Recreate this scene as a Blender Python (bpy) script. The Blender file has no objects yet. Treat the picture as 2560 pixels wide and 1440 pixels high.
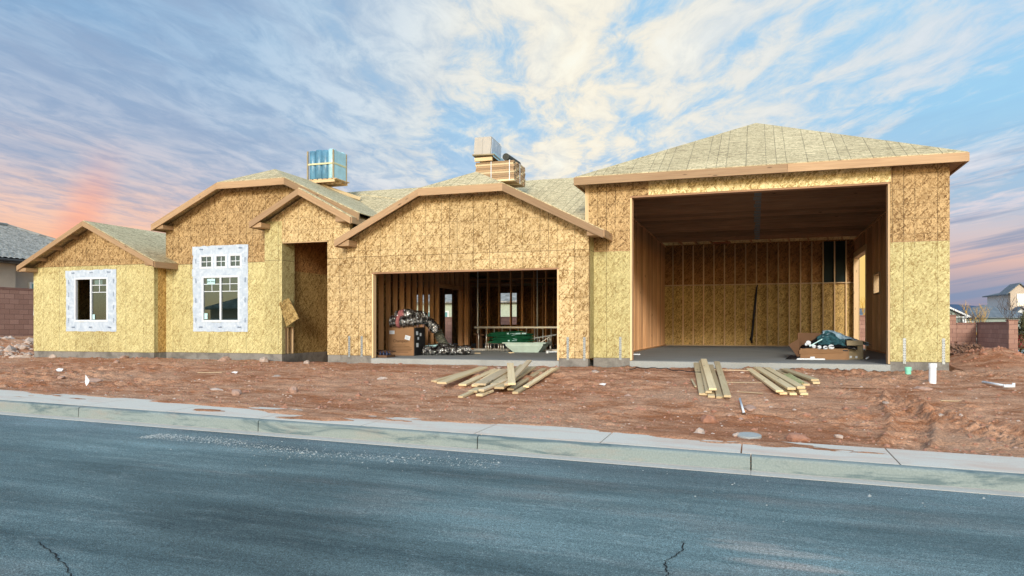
import bpy, math, random
import numpy as np
from mathutils import Vector, Matrix, Euler

random.seed(7)
sc = bpy.context.scene
COL = sc.collection
R = math.radians
TH = math.atan(610/1850.)
CT, ST = math.cos(TH), math.sin(TH)

# ------------------------------------------------------------------ camera
cd = bpy.data.cameras.new('camera')
cam = bpy.data.objects.new('camera', cd)
COL.objects.link(cam)
cam.location = (0, 0, .72)
cam.rotation_euler = (R(90), 0, TH)
cd.sensor_width = 36
cd.lens = 36*1850/2560
cd.shift_y = 96/2560
cd.clip_start = .05
cd.clip_end = 9000
sc.camera = cam

# ------------------------------------------------------------------ node helpers
class N:
    """small wrapper for building node trees"""
    def __init__(s, tree):
        s.t = tree; s.n = tree.nodes; s.l = tree.links
    def put(s, sock, v):
        if v is None: return
        if isinstance(v, bpy.types.NodeSocket): s.l.new(v, sock)
        else:
            if isinstance(v, (tuple, list)) and len(v) == 3 and len(getattr(sock, 'default_value', (0,)*3)) == 4: v = tuple(v)+(1,)
            sock.default_value = v
    def math(s, op, a, b=None, c=None, clamp=False):
        n = s.n.new('ShaderNodeMath'); n.operation = op; n.use_clamp = clamp
        s.put(n.inputs[0], a); s.put(n.inputs[1], b); s.put(n.inputs[2], c)
        return n.outputs[0]
    def vmath(s, op, a, b=None):
        n = s.n.new('ShaderNodeVectorMath'); n.operation = op
        s.put(n.inputs[0], a); s.put(n.inputs[1], b)
        return n.outputs['Value'] if op in ('DOT_PRODUCT', 'LENGTH') else n.outputs[0]
    def mix(s, f, a, b, mode='MIX'):
        n = s.n.new('ShaderNodeMix'); n.data_type = 'RGBA'; n.blend_type = mode
        s.put(n.inputs[0], f); s.put(n.inputs[6], a); s.put(n.inputs[7], b)
        return n.outputs[2]
    def ramp(s, f, stops, interp='LINEAR'):
        n = s.n.new('ShaderNodeValToRGB'); cr = n.color_ramp; cr.interpolation = interp
        while len(cr.elements) < len(stops): cr.elements.new(.5)
        for e, (p, c) in zip(cr.elements, stops):
            e.position = p; e.color = tuple(c)+(1,) if isinstance(c, (tuple, list)) else (c, c, c, 1)
        s.put(n.inputs[0], f)
        return n.outputs[0]
    def rng(s, v, a, b, c=0., d=1., smooth=False):
        n = s.n.new('ShaderNodeMapRange'); n.clamp = True
        if smooth: n.interpolation_type = 'SMOOTHSTEP'
        s.put(n.inputs[0], v)
        for i, q in enumerate((a, b, c, d)): n.inputs[i+1].default_value = q
        return n.outputs[0]
    def mapping(s, v, loc=(0,0,0), rot=(0,0,0), sca=(1,1,1)):
        n = s.n.new('ShaderNodeMapping'); s.put(n.inputs[0], v)
        n.inputs[1].default_value = loc; n.inputs[2].default_value = rot; n.inputs[3].default_value = sca
        return n.outputs[0]
    def noise(s, v, scale=5, detail=4, rough=.55, dist=0., col=False):
        n = s.n.new('ShaderNodeTexNoise'); s.put(n.inputs['Vector'], v)
        n.inputs['Scale'].default_value = scale; n.inputs['Detail'].default_value = detail
        n.inputs['Roughness'].default_value = rough; n.inputs['Distortion'].default_value = dist
        return n.outputs['Color' if col else 'Fac']
    def voro(s, v, scale=5, out='Color', feat='F1', rand=1.):
        n = s.n.new('ShaderNodeTexVoronoi'); n.feature = feat; s.put(n.inputs['Vector'], v)
        n.inputs['Scale'].default_value = scale; n.inputs['Randomness'].default_value = rand
        return n.outputs[out]
    def sep(s, v):
        n = s.n.new('ShaderNodeSeparateXYZ'); s.put(n.inputs[0], v); return n.outputs
    def comb(s, x=0., y=0., z=0.):
        n = s.n.new('ShaderNodeCombineXYZ'); s.put(n.inputs[0], x); s.put(n.inputs[1], y); s.put(n.inputs[2], z); return n.outputs[0]
    def bump(s, h, strength=.3, dist=.01):
        n = s.n.new('ShaderNodeBump'); s.put(n.inputs['Height'], h)
        n.inputs['Strength'].default_value = strength; n.inputs['Distance'].default_value = dist
        return n.outputs[0]

def lin(r, g, b):
    f = lambda c: (c/255/12.92) if c/255 <= .04045 else ((c/255+.055)/1.055)**2.4
    return (f(r), f(g), f(b))

# ------------------------------------------------------------------ world: evening sky with a broken cloud deck
SUN_EL, SUN_AZ = R(16), R(169)      # azimuth clockwise from +Y: behind the camera, a little to the right
w = bpy.data.worlds.new('World'); sc.world = w; w.use_nodes = True
k = N(w.node_tree); k.n.clear()
tc = k.n.new('ShaderNodeTexCoord').outputs['Generated']
xyz = k.sep(tc)
e = xyz[2]
rgt = k.math('ADD', k.math('MULTIPLY', xyz[0], CT), k.math('MULTIPLY', xyz[1], ST))
fwd = k.math('ADD', k.math('MULTIPLY', xyz[0], -ST), k.math('MULTIPLY', xyz[1], CT))
left = k.ramp(e, [(0, lin(255,184,138)), (.09, lin(255,194,152)), (.135, lin(246,198,172)), (.18, lin(206,192,196)), (.24, lin(172,184,206)), (.31, lin(146,176,208)), (.42, lin(124,172,212)), (1, lin(130,172,214))])
mid = k.ramp(e, [(0, lin(205,190,200)), (.15, lin(186,202,222)), (.25, lin(170,207,234)), (.42, lin(152,202,236)), (1, lin(140,190,230))])
right = k.ramp(e, [(0, lin(150,138,158)), (.045, lin(160,158,176)), (.075, lin(222,186,176)), (.11, lin(208,196,200)), (.15, lin(168,192,214)), (.25, lin(158,206,236)), (.42, lin(166,212,242)), (1, lin(160,205,236))])
base = k.mix(k.rng(rgt, -.5, -.06, smooth=True), left, mid)
base = k.mix(k.rng(rgt, .2, .5, smooth=True), base, right)
# cloud deck seen in perspective; streaks run away from the viewer, towards a point behind the house
den = k.math('SQRT', k.math('ADD', k.math('POWER', k.math('SUBTRACT', e, .055), 2.), .0045))
pu = k.math('DIVIDE', k.math('SUBTRACT', rgt, .04), den); pv = k.math('DIVIDE', fwd, den)
deck = k.comb(pu, pv, 0.)
warp = k.noise(k.mapping(deck, sca=(1, .5, 1)), 1.5, 3, .5, col=True)
deckw = k.vmath('ADD', deck, k.mapping(warp, loc=(-.22, -.22, 0), sca=(.42, .42, 0)))
streak = k.noise(k.mapping(deckw, sca=(1.7, .24, 1)), 1.0, 7, .6, .2)
puff = k.noise(k.mapping(deckw, loc=(3, 1, 0), sca=(2.7, .95, 1)), 1.7, 8, .66, .3)
big = k.noise(k.mapping(deck, loc=(7.3, 2, 0), sca=(1, .35, 1)), .8, 3, .5)
cl = k.math('ADD', k.math('ADD', k.math('MULTIPLY', streak, .50), k.math('MULTIPLY', puff, .50)), k.math('MULTIPLY', k.math('SUBTRACT', big, .5), .45))
cl = k.math('ADD', cl, k.rng(rgt, .05, .5, .045, -.035))
bright = k.rng(cl, .42, .58, smooth=True)
bright = k.math('MULTIPLY', bright, k.rng(rgt, -.40, .02, .22, 1., smooth=True))
warm = k.rng(k.math('ABSOLUTE', k.math('SUBTRACT', rgt, .08)), 0., .45, 1., 0.)
ccol = k.mix(warm, lin(206,218,230), lin(255,242,216))
ccol = k.mix(k.rng(cl, .56, .68), ccol, k.mix(warm, lin(224,228,236), lin(255,250,232)))
ccol = k.mix(k.rng(e, .08, .2), lin(228,204,206), ccol)
col = k.mix(k.math('MULTIPLY', bright, k.rng(e, .075, .145, 0., .90, smooth=True)), base, ccol)
shade = k.math('MULTIPLY', k.rng(puff, .34, .62, 1., 0., smooth=True), k.rng(e, .08, .16, 0., 1., smooth=True))
col = k.mix(k.math('MULTIPLY', shade, k.rng(rgt, -.2, .1, .55, .25)), col, k.mix(k.rng(rgt, -.35, .2), lin(132,162,196), lin(150,194,232)))
# soft violet banks on the left
bank = k.noise(k.mapping(deckw, loc=(5, 3, 0), sca=(1.3, .55, 1)), 1.3, 6, .6)
col = k.mix(k.math('MULTIPLY', k.math('MULTIPLY', k.rng(bank, .44, .66, smooth=True), k.rng(rgt, -.05, -.35)), k.rng(e, .12, .22, 0., .65)), col, lin(146,168,198))
# long flat bands low in the right part
low = k.noise(k.mapping(k.comb(k.math('MULTIPLY', rgt, 9.), k.math('ADD', k.math('MULTIPLY', e, 70.), k.math('MULTIPLY', rgt, -14.)), 0.), sca=(.45, 1, 1)), .55, 6, .62)
col = k.mix(k.math('MULTIPLY', k.math('MULTIPLY', k.rng(low, .50, .66, smooth=True), k.rng(e, .25, .12, 0., .7)), k.rng(rgt, .22, .42)), col, lin(124,146,178))
# left low glow beam of the set sun
beam = k.math('MULTIPLY', k.rng(k.math('ABSOLUTE', k.math('SUBTRACT', k.math('SUBTRACT', rgt, k.math('MULTIPLY', e, .37)), -.545)), 0., .032, 1., 0., smooth=True), k.math('MULTIPLY', k.rng(e, .10, .23, .55, 0., smooth=True), k.rng(e, .04, .09, 0., 1.)))
col = k.mix(beam, col, lin(255,160,128))
glow = k.math('MULTIPLY', k.rng(k.math('ABSOLUTE', k.math('SUBTRACT', rgt, .437)), .018, .036, 1., 0., smooth=True), k.rng(e, .13, .2, 1., 0.))  # golden patch added to the sky, seen only through the side door
col = k.mix(k.math('MULTIPLY', glow, .9), col, lin(255,214,120))
bg2 = k.n.new('ShaderNodeBackground'); k.put(bg2.inputs[0], col); k.put(bg2.inputs[1], k.rng(e, .46, .8, .74, 1.35))   # overhead, out of view, the deck is brightened to light the ground
sky = k.n.new('ShaderNodeTexSky'); sky.sky_type = 'NISHITA'; sky.sun_disc = False
sky.sun_elevation = SUN_EL; sky.sun_rotation = SUN_AZ
bg1 = k.n.new('ShaderNodeBackground'); k.put(bg1.inputs[0], sky.outputs[0]); bg1.inputs[1].default_value = .15
# the clear part of the sky is behind the camera, the cloud deck in front and overhead
fm = k.rng(fwd, -.45, .05, smooth=True)
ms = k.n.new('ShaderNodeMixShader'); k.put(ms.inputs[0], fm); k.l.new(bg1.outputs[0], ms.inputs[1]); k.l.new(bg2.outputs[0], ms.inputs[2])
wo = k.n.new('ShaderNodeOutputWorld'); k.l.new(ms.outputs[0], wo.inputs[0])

# ------------------------------------------------------------------ sun
sl = bpy.data.lights.new('sun', 'SUN'); sl.energy = 1.85; sl.angle = R(10); sl.color = (1, .95, .87)
so = bpy.data.objects.new('sun', sl); COL.objects.link(so)
sdir = Vector((math.sin(SUN_AZ)*math.cos(SUN_EL), math.cos(SUN_AZ)*math.cos(SUN_EL), math.sin(SUN_EL)))
so.rotation_euler = sdir.to_track_quat('Z', 'Y').to_euler()
so.location = (0, -10, 12)

sc.view_settings.view_transform = 'Standard'; sc.view_settings.look = 'None'
sc.view_settings.exposure = 0.5; sc.view_settings.gamma = 1
sc.cycles.max_bounces = 12; sc.cycles.diffuse_bounces = 8

# ------------------------------------------------------------------ mesh helpers
class MB:
    def __init__(s): s.v = []; s.f = []; s.m = []
    def add(s, vs, fs, m=0):
        o = len(s.v); s.v += [tuple(p) for p in vs]; s.f += [tuple(i+o for i in f) for f in fs]; s.m += [m]*len(fs); return s
    def box(s, x0, x1, y0, y1, z0, z1, m=0):
        return s.add([(x0,y0,z0),(x1,y0,z0),(x1,y1,z0),(x0,y1,z0),(x0,y0,z1),(x1,y0,z1),(x1,y1,z1),(x0,y1,z1)],
                     [(0,3,2,1),(4,5,6,7),(0,1,5,4),(1,2,6,5),(2,3,7,6),(3,0,4,7)], m)
    def obox(s, c, d, rot=(0,0,0), m=0):
        M = Matrix.Translation(Vector(c)) @ Euler(rot).to_matrix().to_4x4()
        a, b, h = d[0]/2, d[1]/2, d[2]/2
        vs = [M @ Vector(p) for p in [(-a,-b,-h),(a,-b,-h),(a,b,-h),(-a,b,-h),(-a,-b,h),(a,-b,h),(a,b,h),(-a,b,h)]]
        return s.add(vs, [(0,3,2,1),(4,5,6,7),(0,1,5,4),(1,2,6,5),(2,3,7,6),(3,0,4,7)], m)
    def bar(s, a, b, wd, ht, m=0, up=(0,0,1)):
        a = Vector(a); b = Vector(b); d = (b-a).normalized(); u = Vector(up)
        if abs(d.dot(u)) > .98: u = Vector((1,0,0))
        sd = d.cross(u).normalized(); u2 = sd.cross(d)
        vs = [p + sd*i*wd/2 + u2*j*ht/2 for p in (a, b) for i, j in ((-1,-1),(1,-1),(1,1),(-1,1))]
        return s.add(vs, [(0,1,2,3),(7,6,5,4),(0,4,5,1),(1,5,6,2),(2,6,7,3),(3,7,4,0)], m)
    def prism(s, poly, y0, y1, m=0):       # poly in XZ, extruded along Y
        n = len(poly)
        vs = [(x, y0, z) for x, z in poly] + [(x, y1, z) for x, z in poly]
        fs = [tuple(range(n)), tuple(range(2*n-1, n-1, -1))] + [(i, i+n, (i+1) % n+n, (i+1) % n) for i in range(n)]
        return s.add(vs, fs, m)
    def prismx(s, poly, x0, x1, m=0):      # poly in YZ, extruded along X
        n = len(poly)
        vs = [(x0, y, z) for y, z in poly] + [(x1, y, z) for y, z in poly]
        fs = [tuple(range(n)), tuple(range(2*n-1, n-1, -1))] + [(i, i+n, (i+1) % n+n, (i+1) % n) for i in range(n)]
        return s.add(vs, fs, m)
    def plate(s, poly, t=.02, m=0):        # 3-D polygon given thickness downward
        n = len(poly); vs = [tuple(p) for p in poly] + [(p[0], p[1], p[2]-t) for p in poly]
        fs = [tuple(range(n)), tuple(range(2*n-1, n-1, -1))] + [(i, i+n, (i+1) % n+n, (i+1) % n) for i in range(n)]
        return s.add(vs, fs, m)
    def quad(s, *p, m=0): return s.add(p, [tuple(range(len(p)))], m)
    def tube(s, path, rad, seg=10, m=0, cap=True):
        path = [Vector(p) for p in path]; n = len(path)
        rr = rad if isinstance(rad, (list, tuple)) else [rad]*n
        vs = []; prev = None
        for i, p in enumerate(path):
            d = (path[min(i+1, n-1)]-path[max(i-1, 0)]).normalized()
            if prev is None:
                u = Vector((0,0,1)) if abs(d.z) < .9 else Vector((1,0,0))
            else: u = prev
            sd = d.cross(u).normalized(); u = sd.cross(d).normalized(); prev = u
            vs += [p + (sd*math.cos(q*2*math.pi/seg)+u*math.sin(q*2*math.pi/seg))*rr[i] for q in range(seg)]
        fs = [(i*seg+q, i*seg+(q+1) % seg, (i+1)*seg+(q+1) % seg, (i+1)*seg+q) for i in range(n-1) for q in range(seg)]
        if cap: fs += [tuple(range(seg-1, -1, -1)), tuple((n-1)*seg+q for q in range(seg))]
        return s.add(vs, fs, m)
    def cyl(s, c, r, h, seg=20, m=0, r2=None):
        return s.tube([c, (c[0], c[1], c[2]+h)], [r, r if r2 is None else r2], seg, m)
    def cells(s, x0, x1, z0, z1, holes, y0, y1, m=0, axis='y'):
        xs = sorted({x0, x1, *[min(max(h[i], x0), x1) for h in holes for i in (0, 1)]})
        zs = sorted({z0, z1, *[min(max(h[i], z0), z1) for h in holes for i in (2, 3)]})
        for a, b in zip(xs, xs[1:]):
            for c, d in zip(zs, zs[1:]):
                mx, mz = (a+b)/2, (c+d)/2
                if any(h[0] < mx < h[1] and h[2] < mz < h[3] for h in holes): continue
                if axis == 'y': s.box(a, b, y0, y1, c, d, m)
                else: s.box(y0, y1, a, b, c, d, m)
        return s
    def build(s, name, mats, parent=None, loc=None, smooth=False, uv='auto', bevel=0):
        me = bpy.data.meshes.new(name)
        off = Vector((0,0,0))
        if loc is not None: off = Vector(loc)
        elif parent is not None: off = world_loc(parent)
        me.from_pydata([(p[0]-off.x, p[1]-off.y, p[2]-off.z) for p in s.v], [], s.f)
        if not isinstance(mats, (list, tuple)): mats = [mats]
        for m in mats: me.materials.append(m)
        me.polygons.foreach_set('material_index', s.m)
        me.validate(); me.update()
        if uv:
            ul = me.uv_layers.new(name='UVMap')
            V = [v.co+off for v in me.vertices]
            up = Vector((0,0,1))
            for p in me.polygons:
                n = p.normal
                if uv == 'long':
                    best = None
                    vi = list(p.vertices)
                    for a, b in zip(vi, vi[1:]+vi[:1]):
                        ed = V[b]-V[a]
                        if best is None or ed.length > best.length: best = ed
                    t = best.normalized(); b2 = n.cross(t)
                    o = V[vi[0]]
                elif abs(n.z) > .93: t = Vector((1,0,0)); b2 = Vector((0,1,0)); o = Vector((0,0,0))
                else:
                    t = up.cross(n).normalized(); b2 = n.cross(t)
                    if abs(t.x) > abs(t.y):
                        if t.x < 0: t = -t
                    elif t.y < 0: t = -t
                    if b2.z < 0: b2 = -b2
                    o = Vector((0,0,0))
                for li in p.loop_indices:
                    q = V[me.loops[li].vertex_index]-o
                    ul.data[li].uv = (q.dot(t) + (o.x*1.7+o.y+o.z*3.1 if uv == 'long' else 0), q.dot(b2) + (o.y*2.3+o.x if uv == 'long' else 0))
        if smooth: me.shade_smooth()
        ob = bpy.data.objects.new(name, me); COL.objects.link(ob)
        if parent is not None:
            ob.parent = parent
            if loc is not None: ob.location = Vector(loc)-world_loc(parent)
        else: ob.location = off
        if bevel:
            b = ob.modifiers.new('bevel', 'BEVEL'); b.width = bevel; b.segments = 1; b.limit_method = 'ANGLE'
        return ob

def world_loc(o):
    v = Vector((0,0,0))
    while o is not None: v = v + o.location; o = o.parent
    return v

def tag(o, label=None, cat=None, group=None, kind=None):
    if label: o['label'] = label
    if cat: o['category'] = cat
    if group: o['group'] = group
    if kind: o['kind'] = kind
    return o

def thing(name, loc, label, cat, group=None):
    o = bpy.data.objects.new(name, None); COL.objects.link(o); o.location = loc; o.empty_display_size = .2
    return tag(o, label, cat, group)

def text_mesh(body, size, name, mat, parent, origin, right, upv, extrude=.001):
    cu = bpy.data.curves.new(name, 'FONT'); cu.body = body; cu.size = size; cu.extrude = extrude; cu.align_x = 'CENTER'; cu.align_y = 'CENTER'
    t = bpy.data.objects.new(name, cu); COL.objects.link(t)
    dg = bpy.context.evaluated_depsgraph_get(); dg.update()
    me = bpy.data.meshes.new_from_object(t.evaluated_get(dg))
    bpy.data.objects.remove(t); bpy.data.curves.remove(cu)
    r = Vector(right).normalized(); u = Vector(upv).normalized(); nn = r.cross(u)
    base_ = Vector(origin) - (world_loc(parent) if parent else Vector((0,0,0)))
    for v in me.vertices: v.co = base_ + r*v.co.x + u*v.co.y + nn*v.co.z
    me.materials.clear(); me.materials.append(mat)
    ob = bpy.data.objects.new(name, me); COL.objects.link(ob)
    if parent: ob.parent = parent
    return ob

def vnoise(x, y, seed=0):
    xi = np.floor(x).astype(np.int64); yi = np.floor(y).astype(np.int64)
    xf = x-xi; yf = y-yi
    def h(a, b):
        n = (a*374761393 + b*668265263 + seed*974634777) & 0xffffffff
        n = ((n ^ (n >> 13))*1274126177) & 0xffffffff
        n = (n ^ (n >> 16)) & 0xffffffff
        return n/4294967295.
    u = xf*xf*(3-2*xf); v = yf*yf*(3-2*yf)
    return (h(xi,yi)*(1-u)+h(xi+1,yi)*u)*(1-v)+(h(xi,yi+1)*(1-u)+h(xi+1,yi+1)*u)*v - .5
def fbm(x, y, o=4, seed=0, g=.5):
    r = 0; a = 1
    for i in range(o): r = r+a*vnoise(x*2**i, y*2**i, seed+i); a *= g
    return r

# ------------------------------------------------------------------ materials
def mat(name):
    m = bpy.data.materials.new(name); m.use_nodes = True
    k = N(m.node_tree); b = m.node_tree.nodes['Principled BSDF']
    return m, k, b
def simple(name, c, rough=.7, metal=0., var=.12, scale=6., bump=0., spec=.3):
    m, k, b = mat(name)
    o = k.n.new('ShaderNodeTexCoord').outputs['Object']
    n = k.noise(o, scale, 5, .6)
    f = k.rng(n, .3, .7, 1-var, 1+var)
    k.put(b.inputs['Base Color'], k.mix(1., c, k.comb(f, f, f), 'MULTIPLY'))
    b.inputs['Roughness'].default_value = rough; b.inputs['Metallic'].default_value = metal
    b.inputs['Specular IOR Level'].default_value = spec
    if bump: k.put(b.inputs['Normal'], k.bump(k.noise(o, scale*6, 4, .6), bump, .01))
    return m

def osb(name, light, mid_, dark_, grid=.0, horiz=False, fl=1., dots=0., spotty=.0):
    m, k, b = mat(name)
    uv = k.n.new('ShaderNodeTexCoord').outputs['UV']
    vals = []; 
    for i, (ang, loc) in enumerate(((.75, 0), (1.35, 3.1), (2.3, 7.7), (1.75, 5.5))):
        if horiz: ang = (ang-1.4)*.25
        wv = k.vmath('ADD', k.mapping(uv, loc=(loc, loc*1.3, 0)), k.mapping(k.noise(uv, 6, 2, .5, col=True), loc=(-.02, -.02, 0), sca=(.05, .05, 0)))
        mp = k.mapping(k.mapping(wv, rot=(0, 0, ang)), sca=(7.5/fl, 34./fl, 1))
        c = k.voro(mp, 1., 'Color')
        vals.append(k.sep(c)[0])
    n1 = k.noise(uv, 17, 3, .6); n2 = k.noise(k.mapping(uv, loc=(4, 9, 0)), 21, 3, .6); n3 = k.noise(k.mapping(uv, loc=(14, 2, 0)), 15, 3, .6)
    mixf = lambda f, a, bb: k.math('ADD', k.math('MULTIPLY', a, k.math('SUBTRACT', 1., f)), k.math('MULTIPLY', bb, f))
    v = mixf(k.rng(n1, .45, .55), vals[0], vals[1])
    v = mixf(k.rng(n2, .47, .53), v, vals[2])
    v = mixf(k.rng(n3, .55, .6), v, vals[3])
    v = k.math('ADD', k.math('MULTIPLY', v, .55), k.math('MULTIPLY', k.noise(k.mapping(uv, sca=(1.7, .8, 1)), 48, 3, .7), .45))
    clump = k.noise(uv, 1.1, 3, .6)
    v = k.math('ADD', v, k.math('MULTIPLY', k.math('SUBTRACT', clump, .5), .22))
    c = k.ramp(v, [(.25, dark_), (.39, mid_), (.57, light), (.74, [min(1, q*1.28) for q in light])])
    if spotty:
        st = k.rng(k.noise(k.mapping(uv, loc=(2, 5, 0), sca=(1.2, .5, 1)), 1.4, 3, .6), .58, .72, 0., spotty)
        c = k.mix(st, c, mid_)
    s = k.sep(uv)
    if grid:
        def line(x, step, wd, ph=0.):
            f = k.math('FRACT', k.math('DIVIDE', k.math('ADD', x, ph), step))
            dd = k.math('MULTIPLY', k.math('ABSOLUTE', k.math('SUBTRACT', f, .5)), step)
            return k.rng(dd, wd*.5, wd*1.25, 1., 0.)
        # nail and chalk lines: fine dashes on the panel grid
        wob = k.math('MULTIPLY', k.math('SUBTRACT', k.noise(uv, .8, 2, .5), .5), .03)
        g = k.math('MAXIMUM', line(k.math('ADD', s[0], wob), .4064, .009), k.math('MULTIPLY', line(k.math('ADD', s[1], wob), .305, .008), .75))
        if dots: g = k.math('MULTIPLY', g, k.rng(k.noise(uv, 9, 2, .5), .5, .6))
        g = k.math('MULTIPLY', g, k.rng(k.noise(uv, 3.5, 3, .6), .36, .50, .35, 1.))
        g = k.math('MULTIPLY', g, grid)
        seam = k.math('MAXIMUM', line(s[0], 1.2192, .007, .2), line(s[1], 2.4384, .007, 1.2192))
        g = k.math('MAXIMUM', g, k.math('MULTIPLY', seam, .65))
        c = k.mix(g, c, [q*.22 for q in mid_])
        # sheets differ a little in tone
        bt = k.n.new('ShaderNodeTexBrick'); k.put(bt.inputs['Vector'], k.mapping(uv, loc=(.81, .0, 0)))
        bt.inputs['Color1'].default_value = (.86, .84, .80, 1); bt.inputs['Color2'].default_value = (1.06, 1.05, 1.03, 1); bt.inputs['Mortar'].default_value = (.55, .5, .45, 1)
        bt.inputs['Scale'].default_value = 1; bt.inputs['Brick Width'].default_value = 1.2192; bt.inputs['Row Height'].default_value = 2.4384; bt.inputs['Mortar Size'].default_value = .004; bt.inputs['Mortar Smooth'].default_value = .3; bt.inputs['Bias'].default_value = .2; bt.offset = .5
        c = k.mix(1., c, bt.outputs[0], 'MULTIPLY')
    k.put(b.inputs['Base Color'], c)
    b.inputs['Roughness'].default_value = .72; b.inputs['Specular IOR Level'].default_value = .25
    k.put(b.inputs['Normal'], k.bump(v, .35, .004))
    return m

def lumber(name, c1, c2, rough=.65, knots=True):
    m, k, b = mat(name)
    uv = k.n.new('ShaderNodeTexCoord').outputs['UV']
    g = k.noise(k.mapping(uv, sca=(.8, 22, 1)), 1.6, 5, .6, .6)
    lg = k.noise(k.mapping(uv, sca=(.5, 2.5, 1)), 1.2, 3, .5)
    rnd = k.n.new('ShaderNodeObjectInfo').outputs['Random']
    v = k.math('ADD', k.math('MULTIPLY', g, .6), k.math('MULTIPLY', lg, .4))
    c = k.mix(k.rng(v, .36, .64), c1, c2)
    f = k.math('ADD', .72, k.math('MULTIPLY', rnd, .5))
    c = k.mix(1., c, k.comb(f, f, f), 'MULTIPLY')
    if knots:
        kd = k.voro(k.mapping(uv, sca=(1.6, 6, 1)), 1., 'Distance')
        c = k.mix(k.rng(kd, .05, .11, .75, 0.), c, [q*.25 for q in c2])
    k.put(b.inputs['Base Color'], c); b.inputs['Roughness'].default_value = rough
    b.inputs['Specular IOR Level'].default_value = .3
    k.put(b.inputs['Normal'], k.bump(g, .25, .003))
    return m

PALE = osb('osb_pale', (.51,.465,.24), (.435,.375,.17), (.29,.22,.09), grid=.4, dots=1, fl=.9, spotty=.12)
BROWN = osb('osb_weathered', (.44,.31,.155), (.30,.19,.08), (.13,.07,.026), grid=.6, fl=1.15, spotty=.15)
GOLD = osb('osb_golden', (.56,.43,.235), (.40,.28,.125), (.19,.11,.04), grid=.6, fl=1.15, spotty=.12)
ROOFM = osb('osb_roof', (.58,.50,.31), (.45,.38,.22), (.25,.195,.105), grid=.65, dots=0, horiz=True, fl=.9)
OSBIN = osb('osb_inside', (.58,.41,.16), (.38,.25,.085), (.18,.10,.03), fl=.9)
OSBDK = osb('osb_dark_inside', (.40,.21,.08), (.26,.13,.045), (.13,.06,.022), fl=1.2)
FASC = lumber('fascia_wood', (.45,.305,.175), (.33,.21,.115))
STUD = lumber('stud_wood', (.66,.38,.19), (.48,.25,.11))
STUDL = lumber('stud_light_wood', (.76,.56,.33), (.62,.43,.23))
TRUSS = lumber('truss_wood', (.56,.33,.19), (.36,.20,.11))
PLANK = lumber('plank_wood', (.74,.60,.37), (.60,.46,.26))
PLANKW = lumber('plank_weathered_wood', (.60,.49,.33), (.46,.35,.21))
WHITE = simple('white_vinyl', (.66,.72,.78), .4, var=.03)
PVC = simple('white_pvc', (.78,.84,.88), .35, var=.05)
GREENPVC = simple('green_pvc', (.25,.72,.52), .4, var=.06)
INK = simple('blue_grey_ink', (.20,.26,.36), .7)
BLACK = simple('black_plastic', (.015,.015,.017), .5)
DARKTEAL = simple('dark_underlay', (.014,.024,.022), .8)
CARD = simple('cardboard', (.27,.155,.08), .85, var=.1, scale=3)
CARTON = simple('grey_carton', (.46,.43,.38), .8, var=.06, scale=3)
CARDL = simple('cardboard_light', (.33,.27,.17), .85, var=.1, scale=3)
CARDD = simple('cardboard_dark', (.13,.07,.038), .9, var=.15, scale=3)
ALU = simple('aluminium', (.62,.60,.54), .38, .75, .1)
GALV = simple('galvanised_steel', (.31,.34,.345), .45, .3, .35, 60)
GREEN = simple('green_fabric', (.006,.085,.038), .55, var=.4, scale=8)
TUB = simple('pale_plastic', (.48,.60,.54), .45, var=.12, scale=4)
BLUEW = simple('blue_wrap', (.10,.25,.37), .35, var=.3, scale=5, spec=.6)
BLUEL = simple('pale_blue_wrap', (.36,.60,.68), .3, var=.15, scale=4, spec=.6)
PINK = simple('pink_insulation', (.35,.13,.13), .9, var=.2)
BIN = simple('interior_shade_black', (.012,.010,.009), .9)
STUCCO = simple('beige_stucco', (.50,.42,.33), .9, var=.06, scale=3, bump=.3)
STUCCOW = simple('white_stucco', (.56,.58,.58), .9, var=.05, scale=3)
STUCCOG = simple('grey_green_stucco', (.26,.31,.28), .9, var=.05, scale=3)
TRIM = simple('white_trim', (.72,.74,.73), .7, var=.03)
REDP = simple('red_car_paint', (.30,.012,.03), .25, var=.05, spec=.7)
RUBBER = simple('rubber', (.02,.02,.02), .8)
BARK = simple('bark', (.10,.075,.06), .9, var=.3, scale=20)
TWIG = simple('halo_yellow_twigs', (.62,.36,.06), .8, var=.2)  # yellow rim halo put into the twig colour
LEAF = simple('olive_leaf', (.10,.10,.045), .8, var=.4, scale=3)
DRYB = simple('dry_brush', (.20,.12,.085), .9, var=.4, scale=5)
HILL = simple('far_hill', (.045,.085,.16), .95, var=.1, scale=.01)

def glass_mat():
    m, k, b = mat('window_glass')
    b.inputs['Base Color'].default_value = (.012,.02,.018,1)
    b.inputs['Roughness'].default_value = .015
    b.inputs['Transmission Weight'].default_value = .0
    b.inputs['Alpha'].default_value = .62
    b.inputs['IOR'].default_value = 1.75
    b.inputs['Coat Weight'].default_value = .8; b.inputs['Coat IOR'].default_value = 2.3; b.inputs['Coat Tint'].default_value = (.75,1,.9,1); b.inputs['Coat Roughness'].default_value = .01
    return m
GLASS = glass_mat()

def foil_mat():
    m, k, b = mat('foil')
    o = k.n.new('ShaderNodeTexCoord').outputs['Object']
    k.put(b.inputs['Base Color'], k.mix(k.rng(k.noise(o, 12, 4, .7), .43, .60), (.035,.03,.028), (.62,.63,.63))); b.inputs['Metallic'].default_value = 1.
    b.inputs['Roughness'].default_value = .16
    k.put(b.inputs['Normal'], k.bump(k.noise(o, 26, 4, .7, .8), 1., .03))
    return m
FOIL = foil_mat()

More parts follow.
